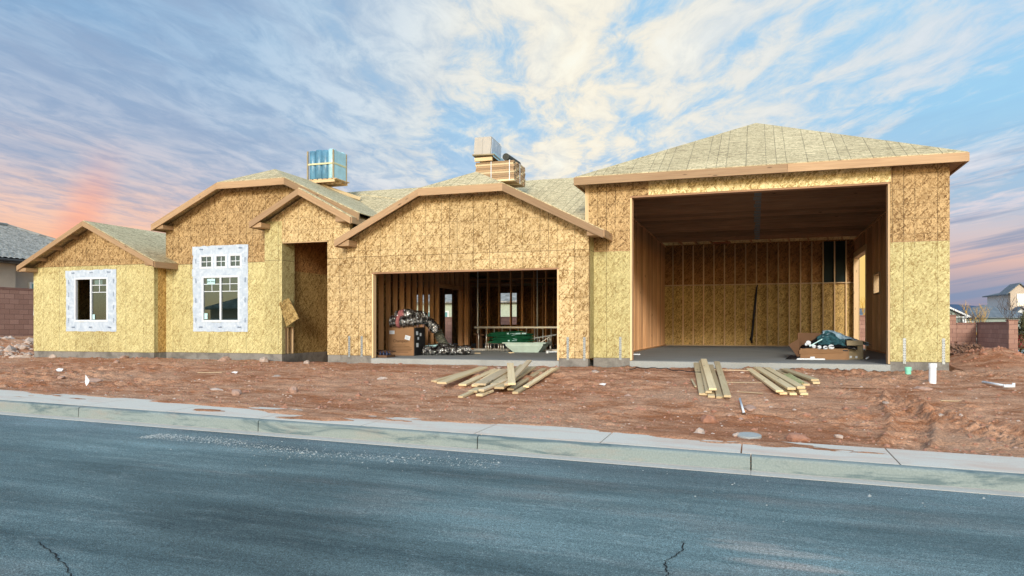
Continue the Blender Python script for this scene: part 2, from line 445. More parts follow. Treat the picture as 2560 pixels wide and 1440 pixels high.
def tape_mat():
    m, k, b = mat('flashing_tape')
    uv = k.n.new('ShaderNodeTexCoord').outputs['UV']
    n = k.noise(uv, 7, 4, .6, .6)
    k.put(b.inputs['Base Color'], k.mix(k.rng(n, .35, .65), (.40,.49,.60), (.56,.64,.73)))
    b.inputs['Roughness'].default_value = .5
    k.put(b.inputs['Normal'], k.bump(n, .5, .02))
    return m
TAPE = tape_mat()

def concrete(name, c, st=.35, stain=(.10,.13,.14), scale=1.2, spread=(.5,.7)):
    m, k, b = mat(name)
    o = k.n.new('ShaderNodeTexCoord').outputs['Object']
    n1 = k.noise(o, scale, 6, .62, .4); n2 = k.noise(o, 40, 4, .6)
    c1 = k.mix(k.rng(n2, .3, .7), [q*.86 for q in c], [min(1, q*1.08) for q in c])
    c1 = k.mix(k.rng(n1, spread[0], spread[1], 0., st), c1, stain)
    k.put(b.inputs['Base Color'], c1); b.inputs['Roughness'].default_value = .85; b.inputs['Specular IOR Level'].default_value = .25
    k.put(b.inputs['Normal'], k.bump(n2, .25, .004))
    return m
STEM = concrete('stem_concrete', (.25,.24,.22), .75, (.10,.095,.085), 2.2, (.45,.62))
SLAB = concrete('slab_concrete', (.36,.38,.37), .4, (.22,.22,.2), .7)
def curb_mat():
    m, k, b = mat('curb_concrete')
    o = k.n.new('ShaderNodeTexCoord').outputs['Object']
    s = k.sep(o)
    n1 = k.noise(k.mapping(o, sca=(.5, 1, 2.5)), 1.6, 7, .72, .9); n2 = k.noise(o, 55, 4, .6)
    n3 = k.noise(k.mapping(o, sca=(.25, .3, .3)), 1.0, 3, .5)
    c = k.mix(k.rng(n2, .3, .7), (.20,.252,.25), (.275,.325,.315))
    c = k.mix(k.rng(n3, .45, .65, 0., .35), c, (.27,.28,.235))
    c = k.mix(k.rng(n1, .50, .61, 0., .8), c, (.09,.14,.155))
    n5 = k.noise(k.mapping(o, loc=(5, 2, 0), sca=(.5, 1, 2)), 1.3, 6, .7)
    c = k.mix(k.rng(n5, .54, .72, 0., .32), c, (.40,.25,.18))
    k.put(b.inputs['Base Color'], c); b.inputs['Roughness'].default_value = .85; b.inputs['Specular IOR Level'].default_value = .2
    k.put(b.inputs['Normal'], k.bump(n2, .3, .004))
    return m
CURB = curb_mat()
def walk_mat():
    m, k, b = mat('sidewalk_concrete')
    o = k.n.new('ShaderNodeTexCoord').outputs['Object']
    s = k.sep(o)
    n1 = k.noise(k.mapping(o, sca=(.8, 2.2, 1)), 1.1, 7, .68, .5); n2 = k.noise(o, 70, 3, .6); n4 = k.noise(o, 30, 3, .7)
    c = k.mix(k.rng(n2, .3, .7), (.57,.53,.455), (.68,.645,.57))
    c = k.mix(k.rng(n1, .46, .66, 0., .85), c, (.60,.46,.37))
    c = k.mix(k.rng(n4, .70, .74, 0., .6), c, (.16,.13,.11))
    k.put(b.inputs['Base Color'], c); b.inputs['Roughness'].default_value = .85; b.inputs['Specular IOR Level'].default_value = .2
    k.put(b.inputs['Normal'], k.bump(n2, .2, .003))
    return m
WALK = walk_mat()
GUTTER = concrete('gutter_concrete', (.52,.50,.45), .3, (.34,.30,.27), 2.)

def asphalt_mat():
    m, k, b = mat('asphalt')
    o = k.n.new('ShaderNodeTexCoord').outputs['Object']
    fine = k.noise(o, 120, 3, .8); grit = k.voro(o, 95, 'Distance'); lane = k.noise(k.mapping(o, sca=(.10, 1.0, 1)), 1.3, 7, .72, .1)
    st = k.noise(k.mapping(o, loc=(3, 1, 0), sca=(.8, 2.6, 1)), 1.9, 9, .8, .3)
    dust = k.noise(k.mapping(o, loc=(9, 4, 0), sca=(.45, 1.2, 1)), .8, 5, .65)
    c = k.mix(k.rng(lane, .34, .66), (.072,.118,.126), (.21,.30,.305))
    c = k.mix(k.rng(st, .53, .66, 0., .38), c, (.34,.41,.40))
    c = k.mix(k.rng(dust, .56, .72, 0., .42), c, (.30,.27,.245))
    s = k.sep(o)
    for cx, cy, rx, ry, am in ((.10, 5.25, .50, .10, .5), (.20, 4.98, .42, .09, .6), (-.05, 5.38, .35, .06, .35)):
        dd = k.math('ADD', k.math('POWER', k.math('DIVIDE', k.math('SUBTRACT', s[0], cx), rx), 2.), k.math('POWER', k.math('DIVIDE', k.math('SUBTRACT', s[1], cy), ry), 2.))
        c = k.mix(k.math('MULTIPLY', k.math('MULTIPLY', k.rng(dd, 0., 1.2, 1., 0., smooth=True), am), k.rng(st, .35, .6, .4, 1.)), c, (.50,.40,.34))
    # dry dust strip left along the gutter
    c = k.mix(k.math('MULTIPLY', k.rng(s[1], 6.6, 7.7, 0., .55), k.rng(st, .35, .6)), c, (.17,.20,.22))
    f = k.math('MULTIPLY', k.rng(fine, .30, .70, .18, 1.9), k.rng(grit, .1, .6, 1.25, .75))
    f = k.math('MULTIPLY', f, k.rng(k.noise(o, 42, 3, .7), .3, .7, .7, 1.3)); f = k.math('MULTIPLY', f, k.rng(k.noise(k.mapping(o, sca=(.5, 1, 1)), .35, 3, .6), .36, .64, .62, 1.25))
    c = k.mix(1., c, k.comb(f, f, f), 'MULTIPLY')
    sp = k.voro(o, 38, 'Distance')
    c = k.mix(k.math('MULTIPLY', k.rng(sp, .05, .11, 1., 0.), k.rng(k.noise(o, 2.5, 2, .5), .5, .6)), c, (.45,.5,.5))
    k.put(b.inputs['Base Color'], c)
    b.inputs['Roughness'].default_value = .8; b.inputs['Specular IOR Level'].default_value = .25
    k.put(b.inputs['Normal'], k.bump(k.math('ADD', fine, grit), .55, .006))
    return m
ASPH = asphalt_mat()

def dirt_mat():
    m, k, b = mat('red_dirt')
    o = k.n.new('ShaderNodeTexCoord').outputs['Object']
    big = k.noise(k.mapping(o, sca=(.6, 1, 1)), .55, 4, .6, .4); md = k.noise(k.mapping(o, sca=(.6, 1.3, 1)), 3.2, 7, .7, .3); fine = k.noise(o, 34, 6, .75)
    c = k.mix(k.rng(md, .39, .61), (.34,.145,.07), (.61,.345,.215))  # soil mottling; dark patches deepened to stand in for missing shadows
    c = k.mix(k.rng(big, .46, .66, 0., .7), c, (.52,.32,.21))
    c = k.mix(k.rng(big, .46, .32, 0., .6), c, (.34,.13,.06))
    f = k.rng(fine, .28, .72, .48, 1.5)
    c = k.mix(1., c, k.comb(f, f, f), 'MULTIPLY')
    pb = k.voro(o, 17, 'Distance')
    c = k.mix(k.math('MULTIPLY', k.rng(pb, .10, .17, 1., 0.), k.rng(k.noise(o, 4, 3, .6), .5, .58)), c, (.50,.34,.27))
    k.put(b.inputs['Base Color'], c)
    b.inputs['Roughness'].default_value = .95; b.inputs['Specular IOR Level'].default_value = .1
    k.put(b.inputs['Normal'], k.bump(k.math('ADD', k.math('MULTIPLY', md, 1.6), fine), .9, .035))
    return m
DIRT = dirt_mat()
def rock_mat(name, c):
    m, k, b = mat(name)
    o = k.n.new('ShaderNodeTexCoord').outputs['Object']
    n = k.noise(o, 14, 5, .65); rnd = k.n.new('ShaderNodeObjectInfo').outputs['Random']
    c1 = k.mix(k.rng(n, .35, .65), [q*.7 for q in c], c)
    k.put(b.inputs['Base Color'], c1); b.inputs['Roughness'].default_value = .9
    k.put(b.inputs['Normal'], k.bump(n, .5, .02))
    return m
ROCK = rock_mat('pink_rock', (.47,.31,.24))
ROCKW = rock_mat('pale_rock', (.56,.45,.38))
ROCKD = rock_mat('red_clod', (.40,.20,.13))

def block_mat():
    m, k, b = mat('block_wall')
    uv = k.n.new('ShaderNodeTexCoord').outputs['UV']
    bt = k.n.new('ShaderNodeTexBrick'); k.put(bt.inputs['Vector'], uv)
    bt.inputs['Color1'].default_value = (.37,.22,.17,1); bt.inputs['Color2'].default_value = (.29,.165,.125,1); bt.inputs['Mortar'].default_value = (.18,.10,.08,1)
    bt.inputs['Scale'].default_value = 1; bt.inputs['Brick Width'].default_value = .4; bt.inputs['Row Height'].default_value = .2
    bt.inputs['Mortar Size'].default_value = .008; bt.inputs['Mortar Smooth'].default_value = .2; bt.inputs['Bias'].default_value = 0
    n = k.noise(uv, 30, 4, .7)
    f = k.rng(n, .3, .7, .8, 1.2)
    k.put(b.inputs['Base Color'], k.mix(1., bt.outputs[0], k.comb(f, f, f), 'MULTIPLY'))
    b.inputs['Roughness'].default_value = .95
    k.put(b.inputs['Normal'], k.bump(k.math('ADD', k.math('MULTIPLY', bt.outputs['Fac'], -1.), k.math('MULTIPLY', n, .4)), .6, .01))
    return m
BLOCK = block_mat()
def tile_mat(name, c, c2):
    m, k, b = mat(name)
    uv = k.n.new('ShaderNodeTexCoord').outputs['UV']
    v = k.sep(k.voro(k.mapping(uv, sca=(3.3, 2.7, 1)), 1., 'Color', rand=.3))[0]
    k.put(b.inputs['Base Color'], k.mix(v, c, c2)); b.inputs['Roughness'].default_value = .85
    return m
TILE = tile_mat('roof_tile', (.14,.145,.135), (.34,.345,.325))
TILEB = tile_mat('slate_roof_tile', (.10,.125,.15), (.15,.18,.205))

# ------------------------------------------------------------------ the setting: ground, road, kerb, sidewalk
SL = -.022
def sw(X): return SL*X                       # the street falls to the right
m = MB(); m.quad((-70, -7.5, -.784+SL*-70), (70, -7.5, -.784+SL*70), (70, 7.86, -.784+SL*70), (-70, 7.86, -.784+SL*-70))
tag(m.build('road', ASPH), kind='structure')
def strip(name, prof, x0, x1, seg, gap, mt):
    m = MB(); x = x0
    while x < x1:
        a, b = x+gap/2, x+seg-gap/2
        n = len(prof)
        vs = [(a, y, z+sw(a)) for y, z in prof]+[(b, y, z+sw(b)) for y, z in prof]
        m.add(vs, [tuple(range(n))[::-1], tuple(range(n, 2*n))]+[(i, (i+1) % n, (i+1) % n+n, i+n) for i in range(n)])
        x += seg
    o = m.build(name, mt); tag(o, kind='structure'); return o
CZ = -.784
strip('gutter', [(7.862, CZ-.2), (8.05, CZ-.2), (8.05, CZ+.012), (8.03, CZ+.008), (7.862, CZ+.004)], -45.5, 45, 3.03, .004, GUTTER)
strip('kerb', [(8.052, CZ-.2), (8.20, CZ-.2), (8.20, CZ+.158), (8.09, CZ+.158), (8.066, CZ+.150), (8.056, CZ+.130), (8.052, CZ+.02)], -45.5, 45, 3.03, .014, CURB)
strip('sidewalk', [(8.206, CZ-.2), (9.12, CZ-.2), (9.12, CZ+.176), (8.206, CZ+.160)], -45.6, 45, 1.515, .016, WALK)
m = MB(); m.quad((-45, 8.06, CZ+.1+sw(-45)), (45, 8.06, CZ+.1+sw(45)), (45, 9.1, CZ+.1+sw(45)), (-45, 9.1, CZ+.1+sw(-45)))
tag(m.build('sidewalk_bed', DIRT), kind='structure')

def axis(parts):
    out = [parts[0][0]]
    for a, b, st in parts:
        n = max(1, round((b-a)/st)); out += [a+(b-a)*(i+1)/n for i in range(n)]
    return np.array(out)
def ground_z(X, Y, detail=True):
    X = np.asarray(X, float); Y = np.asarray(Y, float)
    t = np.clip((Y-9.12)/(15.3-9.12), 0, 1); t = t*t*(3-2*t)*.6+t*.4
    z = (CZ+.176-.035+SL*X)*(1-t) + (-.19)*t
    # back of the plot: rises to the left wall, falls to the right
    lft = np.clip((-20.3-X)/7, 0, 1)*np.clip((Y-11)/6, 0, 1); z = z+lft*.52
    rt = np.clip((X-4.2)/5, 0, 1)*np.clip((Y-13)/12, 0, 1); z = z-rt*.50
    z = z + .30*np.exp(-(((X+23.2)/1.5)**2+((Y-17.4)/1.2)**2))
    z = z + .42*np.exp(-(((X-4.9)/.8)**2+((Y-18.6)/1.3)**2)) + .22*np.exp(-(((X-6.4)/1.6)**2+((Y-19.6)/1.6)**2))
    z = z + .07*np.exp(-(((X+15.3)/1.6)**2+((Y-15.6)/.5)**2))
    inside = (X > -20.3) & (X < 3.9) & (Y > 16.5)
    if detail:
        amp = np.clip((Y-9.0)/.8, .25, 1)
        d = .075*fbm(X*.55, Y*.9, 3, 1) + .05*fbm(X*2.2, Y*3.0, 3, 5)+.058*fbm(X*6, Y*8, 3, 9, .65)
        rough = np.clip(fbm(X*.45+3, Y*.45, 2, 20)*2+.55, .25, 1.3)
        z = z + amp*d*rough
        mp = np.exp(-(((X+23.2)/2.2)**2+((Y-17.4)/1.8)**2))+np.exp(-(((X-5.4)/1.6)**2+((Y-19)/1.8)**2))
        z = z + .07*mp*(fbm(X*2.2, Y*2.2, 4, 33, .6))
        # tyre tracks with cleat marks at the right of the plot
        for (xa, ya, xb, yb, wd) in ((1.55, 9.3, 2.35, 13.2, .42), (2.9, 9.6, 1.75, 13.3, .40), (3.3, 9.4, 2.6, 11.6, .36)):
            L = math.hypot(xb-xa, yb-ya); ux, uy = (xb-xa)/L, (yb-ya)/L
            s_ = (X-xa)*ux+(Y-ya)*uy; q = -(X-xa)*uy+(Y-ya)*ux
            q = q + .10*np.sin(s_*1.3)
            msk = np.clip(1-(np.abs(q)/(wd/2))**4, 0, 1)*np.clip(s_/.4, 0, 1)*np.clip((L-s_)/.4, 0, 1)
            z = z + msk*(-.04 + .030*np.sin(2*np.pi*(s_+np.abs(q)*.55)/.13))
            ridge = np.exp(-((np.abs(q)-wd*.62)/.05)**2)*np.clip(s_/.4, 0, 1)*np.clip((L-s_)/.4, 0, 1)
            z = z + ridge*(.045+.05*fbm(X*12, Y*12, 2, 40))
        # long smooth drag marks on the left of the plot
        drag = np.clip((-4-X)/3, 0, 1)*np.clip((Y-9.8)/1, 0, 1)
        z = z + drag*.016*np.sin((Y*1.0+X*.16+.25*np.sin(X*.5))*11)*np.clip(fbm(X*.6, Y*.8, 2, 51)*3+.5, 0, 1)
    z = np.where(inside, -.5, z)
    # spill over the back edge of the sidewalk
    swz = CZ+.160+.016*(Y-8.2)/.92+SL*X
    cov = -.02 + .26*np.clip(fbm(X*.5, 0*Y, 3, 60)*2+.15, 0, 1) + .62*np.exp(-((X+5.55)/.8)**2)+.15*np.exp(-((X-.6)/1.2)**2)
    over = swz + (.06*fbm(X*1.1, Y*4., 4, 70)) + .05*(cov-(9.12-Y)) 
    over = np.minimum(over, swz+.035+.02*fbm(X*3, Y*3, 3, 72))
    over = np.where(over < swz, np.minimum(over-.01, swz-.012), over)
    bl = np.clip((Y-9.12)/.35, 0, 1)
    z = np.where(Y < 9.12, over, np.maximum(over, swz-.01)*(1-bl)+z*bl)
    return z
gx = axis([(-60,-34,1.2),(-34,-24,.22),(-24,-21,.07),(-21,.9,.042),(.9,4.0,.024),(4.0,5.5,.042),(5.5,9,.08),(9,20,.3),(20,60,1.5)])
gy = axis([(8.2,9.1,.036),(9.1,12.5,.025),(12.5,16.6,.05),(16.6,20,.09),(20,30,.3),(30,60,1.)])
GX, GY = np.meshgrid(gx, gy)
GZ = ground_z(GX, GY)
nx, ny = len(gx), len(gy)
V = np.stack([GX.ravel(), GY.ravel(), GZ.ravel()], 1)
ii = (np.arange(ny-1)[:, None]*nx+np.arange(nx-1)[None, :]).ravel()
F = np.stack([ii, ii+1, ii+nx+1, ii+nx], 1)
me = bpy.data.meshes.new('dirt_yard'); me.vertices.add(len(V)); me.vertices.foreach_set('co', V.ravel())
me.loops.add(len(F)*4); me.loops.foreach_set('vertex_index', F.ravel().astype(np.int32))
me.polygons.add(len(F)); me.polygons.foreach_set('loop_start', (np.arange(len(F))*4).astype(np.int32))
me.update(calc_edges=True); me.shade_smooth(); me.materials.append(DIRT)
yard = bpy.data.objects.new('dirt_yard', me); COL.objects.link(yard); tag(yard, kind='structure')
def gz(x, y): return float(ground_z(np.array([x]), np.array([y]))[0])
m = MB(); S = 4000
m.quad((-S, -S, -2.6), (S, -S, -2.6), (S, S, -2.6), (-S, S, -2.6))
tag(m.build('ground', DIRT), kind='structure')
m = MB(); m.quad((9.5, 30, -1.28), (70, 30, -1.5), (70, 150, -2.0), (4, 150, -2.0), (4, 60, -1.3))
tag(m.build('far_street', SLAB), kind='structure')
# far hills on the horizon
m = MB(); n = 160; vs = []
for i in range(n+1):
    a = R(-62)+R(110)*i/n
    h = 42+50*(.5+float(fbm(np.array([i*.07]), np.array([2.]), 4, 3)[0]))
    x, y = 3000*math.sin(a), 3000*math.cos(a)
    vs += [(x, y, -3), (x*1.05, y*1.05, h), (x*1.25, y*1.25, -3)]
fs = []
for i in range(n): fs += [(i*3, i*3+3, i*3+4, i*3+1), (i*3+1, i*3+4, i*3+5, i*3+2)]
m.add(vs, fs); tag(m.build('hills', HILL), kind='structure')

# ------------------------------------------------------------------ the house under construction
house = thing('house_under_construction', (-8, 16.5, 0), 'unfinished one-storey house of bare OSB sheathing with three gables and a tall RV garage', 'house')
def HP(mb, name, mats, parent=house, **kw): return mb.build(name, mats, parent, **kw)

# foundations and floors
m = MB()
for a, b, y in ((-20.09, -15.69, 16.21), (-15.69, -12.21, 16.65), (-12.21, -11.68, 16.36), (-10.31, -9.67, 16.36), (-9.67, -8.98, 16.21), (-4.23, -3.56, 16.21), (-3.55, -2.71, 16.76), (2.6, 3.66, 16.76)):
    m = MB(); m.box(a, b, y, y+.2, -.55, 0); HP(m, 'foundation', STEM)
m = MB(); m.box(-15.89, -15.685, 16.41, 16.65, -.55, 0); HP(m, 'foundation', STEM); m = MB(); m.box(-11.88, -11.68, 16.56, 19.4, -.55, -.002); HP(m, 'foundation', STEM); m = MB(); m.box(-20.09, -19.9, 16.41, 30.9, -.55, 0)
HP(m, 'foundation', STEM); m = MB(); m.box(3.46, 3.66, 16.96, 30.9, -.55, -.07); HP(m, 'foundation', STEM); m = MB(); m.box(-10.31, -10.15, 16.56, 19.4, -.55, 0)
HP(m, 'foundation', STEM)
m = MB(); m.box(-8.98, -4.23, 16.19, 16.3, -.55, -.062); m.box(-9.66, -3.67, 16.3, 31, -.55, -.06); m.box(-20, -15.9, 16.42, 31, -.5, -.05); m.box(-15.9, -12.3, 16.86, 31, -.5, -.05)
m.box(-12.3, -9.7, 19.4, 31, -.5, -.05)
m.box(-2.71, 2.6, 16.72, 16.9, -.55, -.062); m.box(-3.5, 3.5, 16.9, 30.8, -.55, -.06)
HP(m, 'floor_slab', SLAB)

def rz(x, cx, top, sl): return top-sl*abs(x-cx)
# --- left wing
WIN1 = (-18.53, -17.29, .85, 2.11)
m = MB(); m.cells(-20.1, -15.68, 0, 2.44, [WIN1], 16.2, 16.34, 0)
t = lambda x: rz(x, -17.75, 3.60, .48)
m.prism([(-20.1, 2.44), (-15.68, 2.44), (-15.68, t(-15.68)), (-17.75, 3.60), (-20.1, t(-20.1))], 16.2, 16.34, 1)
w1 = HP(m, 'wall', [PALE, BROWN])
m = MB(); m.box(-15.82, -15.68, 16.342, 16.64, 0, 2.6, 0); m.box(-20.1, -19.96, 16.342, 30.98, 0, 2.5, 0); m.box(-15.82, -15.68, 16.78, 31, 2.0, 3.55, 1)
HP(m, 'side_wall', [osb('osb_orange', (.62,.43,.17), (.45,.27,.08), (.25,.14,.04), grid=.2, fl=.9), BROWN])
def fascia_y(m, x0, z0, x1, z1, y, h=.17, th=.04):        # sloping board in the XZ plane
    m.prism([(x0, z0-h), (x1, z1-h), (x1, z1), (x0, z0)], y, y+th)
def gable_roof(cx, ex0, ex1, y0, y1, top, sl, clip=None, ylow=None):
    m = MB(); zl = top-sl*(cx-ex0); zr = top-sl*(ex1-cx)
    if clip is None:
        m.plate([(ex0, y0, zl), (cx, y0, top), (cx, y1, top), (ex0, y1, zl)]); m.plate([(cx, y0, top), (ex1, y0, zr), (ex1, y1, zr), (cx, y1, top)])
    else:
        zc = top-sl*clip
        m.plate([(ex0, y0, zl), (cx-clip, y0, zc), (cx, y0+clip, top), (cx, y1, top), (ex0, y1, zl)])
        if ylow: m.plate([(cx, y0+clip, top), (cx+clip, y0, zc), (ex1, y0, zr), (ex1, ylow[1], zr), (ylow[0], ylow[1], top-sl*(ylow[0]-cx)), (ylow[0], y1, top-sl*(ylow[0]-cx)), (cx, y1, top)])
        else: m.plate([(cx, y0+clip, top), (cx+clip, y0, zc), (ex1, y0, zr), (ex1, y1, zr), (cx, y1, top)])
        m.plate([(cx-clip, y0, zc), (cx+clip, y0, zc), (cx, y0+clip, top)])
    return m
r1 = HP(gable_roof(-17.75, -20.22, -15.28, 15.8, 30.5, 3.665, .48), 'roof', ROOFM)
# cut the left wing roof where it meets the taller wall: done by geometry order, the wall stands through it
def rake(cx, ex0, ex1, y, top, sl, clip=None, h=.17):
    zl = top-sl*(cx-ex0)-.022; zr = top-sl*(ex1-cx)-.022; T = top-.022
    m1, m2, m3 = MB(), MB(), MB()
    if clip is None:
        fascia_y(m1, ex0, zl, cx, T, y, h); fascia_y(m2, cx, T, ex1, zr, y, h)
        return [m1, m2]
    zc = T-sl*clip
    fascia_y(m1, ex0, zl, cx-clip, zc, y, h); fascia_y(m3, cx-clip, zc, cx+clip, zc, y, h); fascia_y(m2, cx+clip, zc, ex1, zr, y, h)
    return [m1, m3, m2]
def fascias(parent, ms):
    for q in ms: HP(q, 'fascia', FASC, parent, uv='long')
def lookout(parent, x0, x1, y0, y1, z0, z1):
    m = MB(); m.box(x0, x1, y0, y1, z0, z1); HP(m, 'eave_return', FASC, parent, uv='long')
fascias(r1, rake(-17.75, -20.22, -15.28, 15.76, 3.665, .48, h=.14))
m = MB(); m.box(-15.30, -15.26, 15.803, 16.63, 2.30, 2.455); m2 = MB(); m2.box(-20.24, -20.20, 15.803, 30, 2.30, 2.455); fascias(r1, [m, m2])
lookout(r1, -20.19, -19.92, 15.81, 16.19, 2.30, 2.40); lookout(r1, -15.62, -15.31, 15.81, 16.19, 2.36, 2.46)
# soffit framing seen under the left rake
for tt in (.25, .5, .75):
    x = -20.22+2.47*tt; z = rz(x, -17.75, 3.64, .48)-.10
    m = MB(); m.bar((x, 15.80, z), (x, 16.2, z), .04, .09); HP(m, 'lookout', FASC, r1, uv='long')

# --- middle wing with the big window
W2B = (-14.45, -13.21, .84, 2.10)
TR = [(-14.52, -14.08, 2.30, 2.68), (-14.02, -13.62, 2.30, 2.68), (-13.56, -13.14, 2.30, 2.68)]
m = MB(); m.cells(-15.68, -12.205, 0, 2.44, [W2B, (-14.52, -13.14, 2.30, 2.68)], 16.64, 16.78, 0)
m.cells(-15.68, -12.205, 2.44, 3.45, [(-14.52, -13.14, 2.30, 2.68)], 16.64, 16.78, 1)
t2 = lambda x: rz(x, -12.56, 5.0, .4675)
m.prism([(-15.68, 3.45), (-9.7, 3.45), (-9.7, min(t2(-9.7), 4.5)), (-11.51, 4.51), (-13.61, 4.51), (-15.68, t2(-15.68))], 16.64, 16.78, 1)
w2 = HP(m, 'wall', [PALE, BROWN])
r2 = HP(gable_roof(-12.56, -15.79, -9.33, 16.24, 30.9, 5.05, .4675, 1.05), 'roof', ROOFM)
fascias(r2, rake(-12.56, -15.79, -9.33, 16.20, 5.05, .4675, 1.05))
lookout(r2, -15.74, -15.42, 16.25, 16.63, 3.40, 3.50)
m = MB(); m.box(-15.81, -15.77, 16.243, 30, 3.36, 3.53); m2 = MB(); m2.box(-9.35, -9.31, 16.8, 19, 3.36, 3.53); fascias(r2, [m, m2])

# --- entry
m = MB()
m.box(-12.2, -11.67, 16.35, 16.49, 0, 3.45, 0)
m.box(-11.67, -10.32, 16.35, 16.49, 2.89, 3.45, 1); m.box(-10.32, -9.672, 16.35, 16.49, 0, 3.45, 1)
t3 = lambda x: rz(x, -10.89, 4.12, .53)
m.prism([(-12.2, 3.45), (-9.672, 3.45), (-9.672, t3(-9.672)), (-10.89, 4.12), (-12.15, 3.45)], 16.35, 16.49, 1)
HP(m, 'wall', [PALE, GOLD])
r3 = HP(gable_roof(-10.89, -12.35, -9.40, 15.95, 18.6, 4.20, .53), 'roof', ROOFM)
fascias(r3, rake(-10.89, -12.35, -9.40, 15.91, 4.20, .53, h=.16))
m = MB(); m.box(-9.42, -9.38, 15.953, 16.9, 3.25, 3.40); m2 = MB(); m2.box(-12.37, -12.33, 15.953, 16.63, 3.25, 3.40); fascias(r3, [m, m2])
lookout(r3, -12.30, -12.02, 15.96, 16.34, 3.26, 3.38); lookout(r3, -9.85, -9.44, 15.96, 16.34, 3.30, 3.42)
# the recessed porch
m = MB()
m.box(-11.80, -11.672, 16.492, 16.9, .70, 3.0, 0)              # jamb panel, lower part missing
m.box(-11.84, -11.752, 16.9, 19.4, 0, 2.2, 1); m.box(-11.84, -11.752, 16.9, 19.4, 2.2, 3.2, 2); m.box(-11.9, -10.2, 19.4, 19.5, 0, 3.2, 2)  # dark upper band on the side wall paints the ceiling's shadow
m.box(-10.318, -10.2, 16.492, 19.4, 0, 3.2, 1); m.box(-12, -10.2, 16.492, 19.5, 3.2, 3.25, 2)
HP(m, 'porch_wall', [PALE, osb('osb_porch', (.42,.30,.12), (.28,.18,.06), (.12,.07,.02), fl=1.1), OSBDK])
for y in (16.505, 16.63, 16.86): 
    m = MB(); m.box(-11.80, -11.69, y, y+.038, .002, .70); HP(m, 'stud', STUDL, uv='long')
m = MB(); m.box(-11.82, -11.805, 16.5, 16.9, 0, .7); HP(m, 'porch_panel_back', OSBIN)
m = MB(); m.box(-11.66, -10.33, 16.352, 16.488, 2.875, 2.888); HP(m, 'door_header', STUDL, uv='long')

# --- two-car garage
m = MB(); m.cells(-9.66, -3.54, 0, 2.80, [(-8.98, -4.23, -.1, 2.05)], 16.2, 16.34, 0)
t4 = lambda x: rz(x, -6.47, 4.44, .5)
m.prism([(-9.66, 2.80), (-3.54, 2.80), (-3.54, t4(-3.54)), (-5.43, 3.92), (-7.51, 3.92), (-9.66, t4(-9.66))], 16.2, 16.34, 0)
HP(m, 'wall', [GOLD])
m = MB(); m.box(-3.68, -3.54, 16.342, 16.745, 0, 2.9); HP(m, 'side_wall', [PALE])
r4 = HP(gable_roof(-6.47, -9.76, -3.13, 15.8, 20.2, 4.49, .5, 1.04, (-3.67, 16.74)), 'roof', ROOFM)
fascias(r4, rake(-6.47, -9.76, -3.13, 15.76, 4.49, .5, 1.04, h=.17))
m = MB(); m.box(-3.15, -3.11, 15.803, 16.74, 2.66, 2.82); m2 = MB(); m2.box(-9.78, -9.74, 15.803, 16.34, 2.66, 2.82); fascias(r4, [m, m2])
lookout(r4, -9.71, -9.38, 15.81, 16.19, 2.68, 2.82); lookout(r4, -3.50, -3.17, 15.81, 16.19, 2.70, 2.83)
for x in (-7.2, -6.7, -6.2, -5.75): m = MB(); m.bar((x, 15.80, 3.85), (x, 16.2, 3.85), .04, .09); HP(m, 'lookout', FASC, r4, uv='long')
# opening frame
m = MB(); m.box(-8.978, -8.94, 16.21, 16.36, -.05, 2.01); HP(m, 'door_jamb', STUDL, uv='long')
m = MB(); m.box(-4.27, -4.232, 16.21, 16.36, -.05, 2.01); HP(m, 'door_jamb', STUDL, uv='long')
m = MB(); m.box(-8.978, -4.232, 16.21, 16.36, 2.012, 2.047); HP(m, 'door_header', TRUSS, uv='long')

# main roof behind, ridge parallel to the street
m = MB()
m.plate([(-14, 16.9, 5.05-.47*4.1), (-3.67, 16.9, 5.05-.47*4.1), (-3.67, 21, 5.05), (-12.56, 21, 5.05), (-14, 21, 5.05-.4675*1.44)])
m.plate([(-14, 21, 5.045-.4675*1.44), (-12.56, 21, 5.045), (-3.67, 21, 5.045), (-3.67, 31.3, 2.45), (-14, 31.3, 2.45)])
rm = HP(m, 'roof', ROOFM)

# --- tall garage
m = MB()
m.box(-3.66, -2.71, 16.75, 16.89, 0, 2.44, 0); m.box(2.6, 3.67, 16.75, 16.89, 0, 2.44, 0)
m.box(-3.66, -2.30, 16.75, 16.89, 3.67, 4.05, 1); m.box(-3.66, -2.71, 16.75, 16.89, 2.44, 3.67, 1)
m.box(2.6, 3.67, 16.75, 16.89, 2.44, 3.67, 1); m.box(2.62, 3.67, 16.75, 16.89, 3.67, 4.05, 1)
m.box(-2.30, .2, 16.75, 16.89, 3.67, 4.05, 2); m.box(.2, 2.62, 16.75, 16.89, 3.67, 4.05, 2)
PALE2 = osb('osb_header', (.74,.63,.34), (.56,.43,.18), (.33,.22,.08), fl=1.5)
HP(m, 'wall', [PALE, BROWN, PALE2])
m = MB()
for q in ((-2.304, -2.296, 3.67, 4.05), (.196, .204, 3.67, 4.05), (2.616, 2.624, 3.67, 4.05), (-3.66, -2.71, 2.436, 2.444), (2.6, 3.67, 2.436, 2.444)):
    m = MB(); m.box(q[0], q[1], 16.747, 16.7495, q[2], q[3]); HP(m, 'panel_gap', TRUSS)
for a, b in ((-3.70, -3.662), (-3.742, -3.704)):
    m = MB(); m.box(a, b, 16.74, 16.88, 2.6, 4.0); HP(m, 'corner_stud', STUDL, uv='long')
DOORR = (27.3, 30.35, -.1, 3.27); WINR = (24.45, 25.5, 1.75, 2.32)
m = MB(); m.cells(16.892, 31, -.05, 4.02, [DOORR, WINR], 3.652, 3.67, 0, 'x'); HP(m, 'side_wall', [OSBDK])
m = MB(); m.box(-3.67, -3.652, 16.892, 31, -.05, 4.02); HP(m, 'side_wall', [OSBDK])
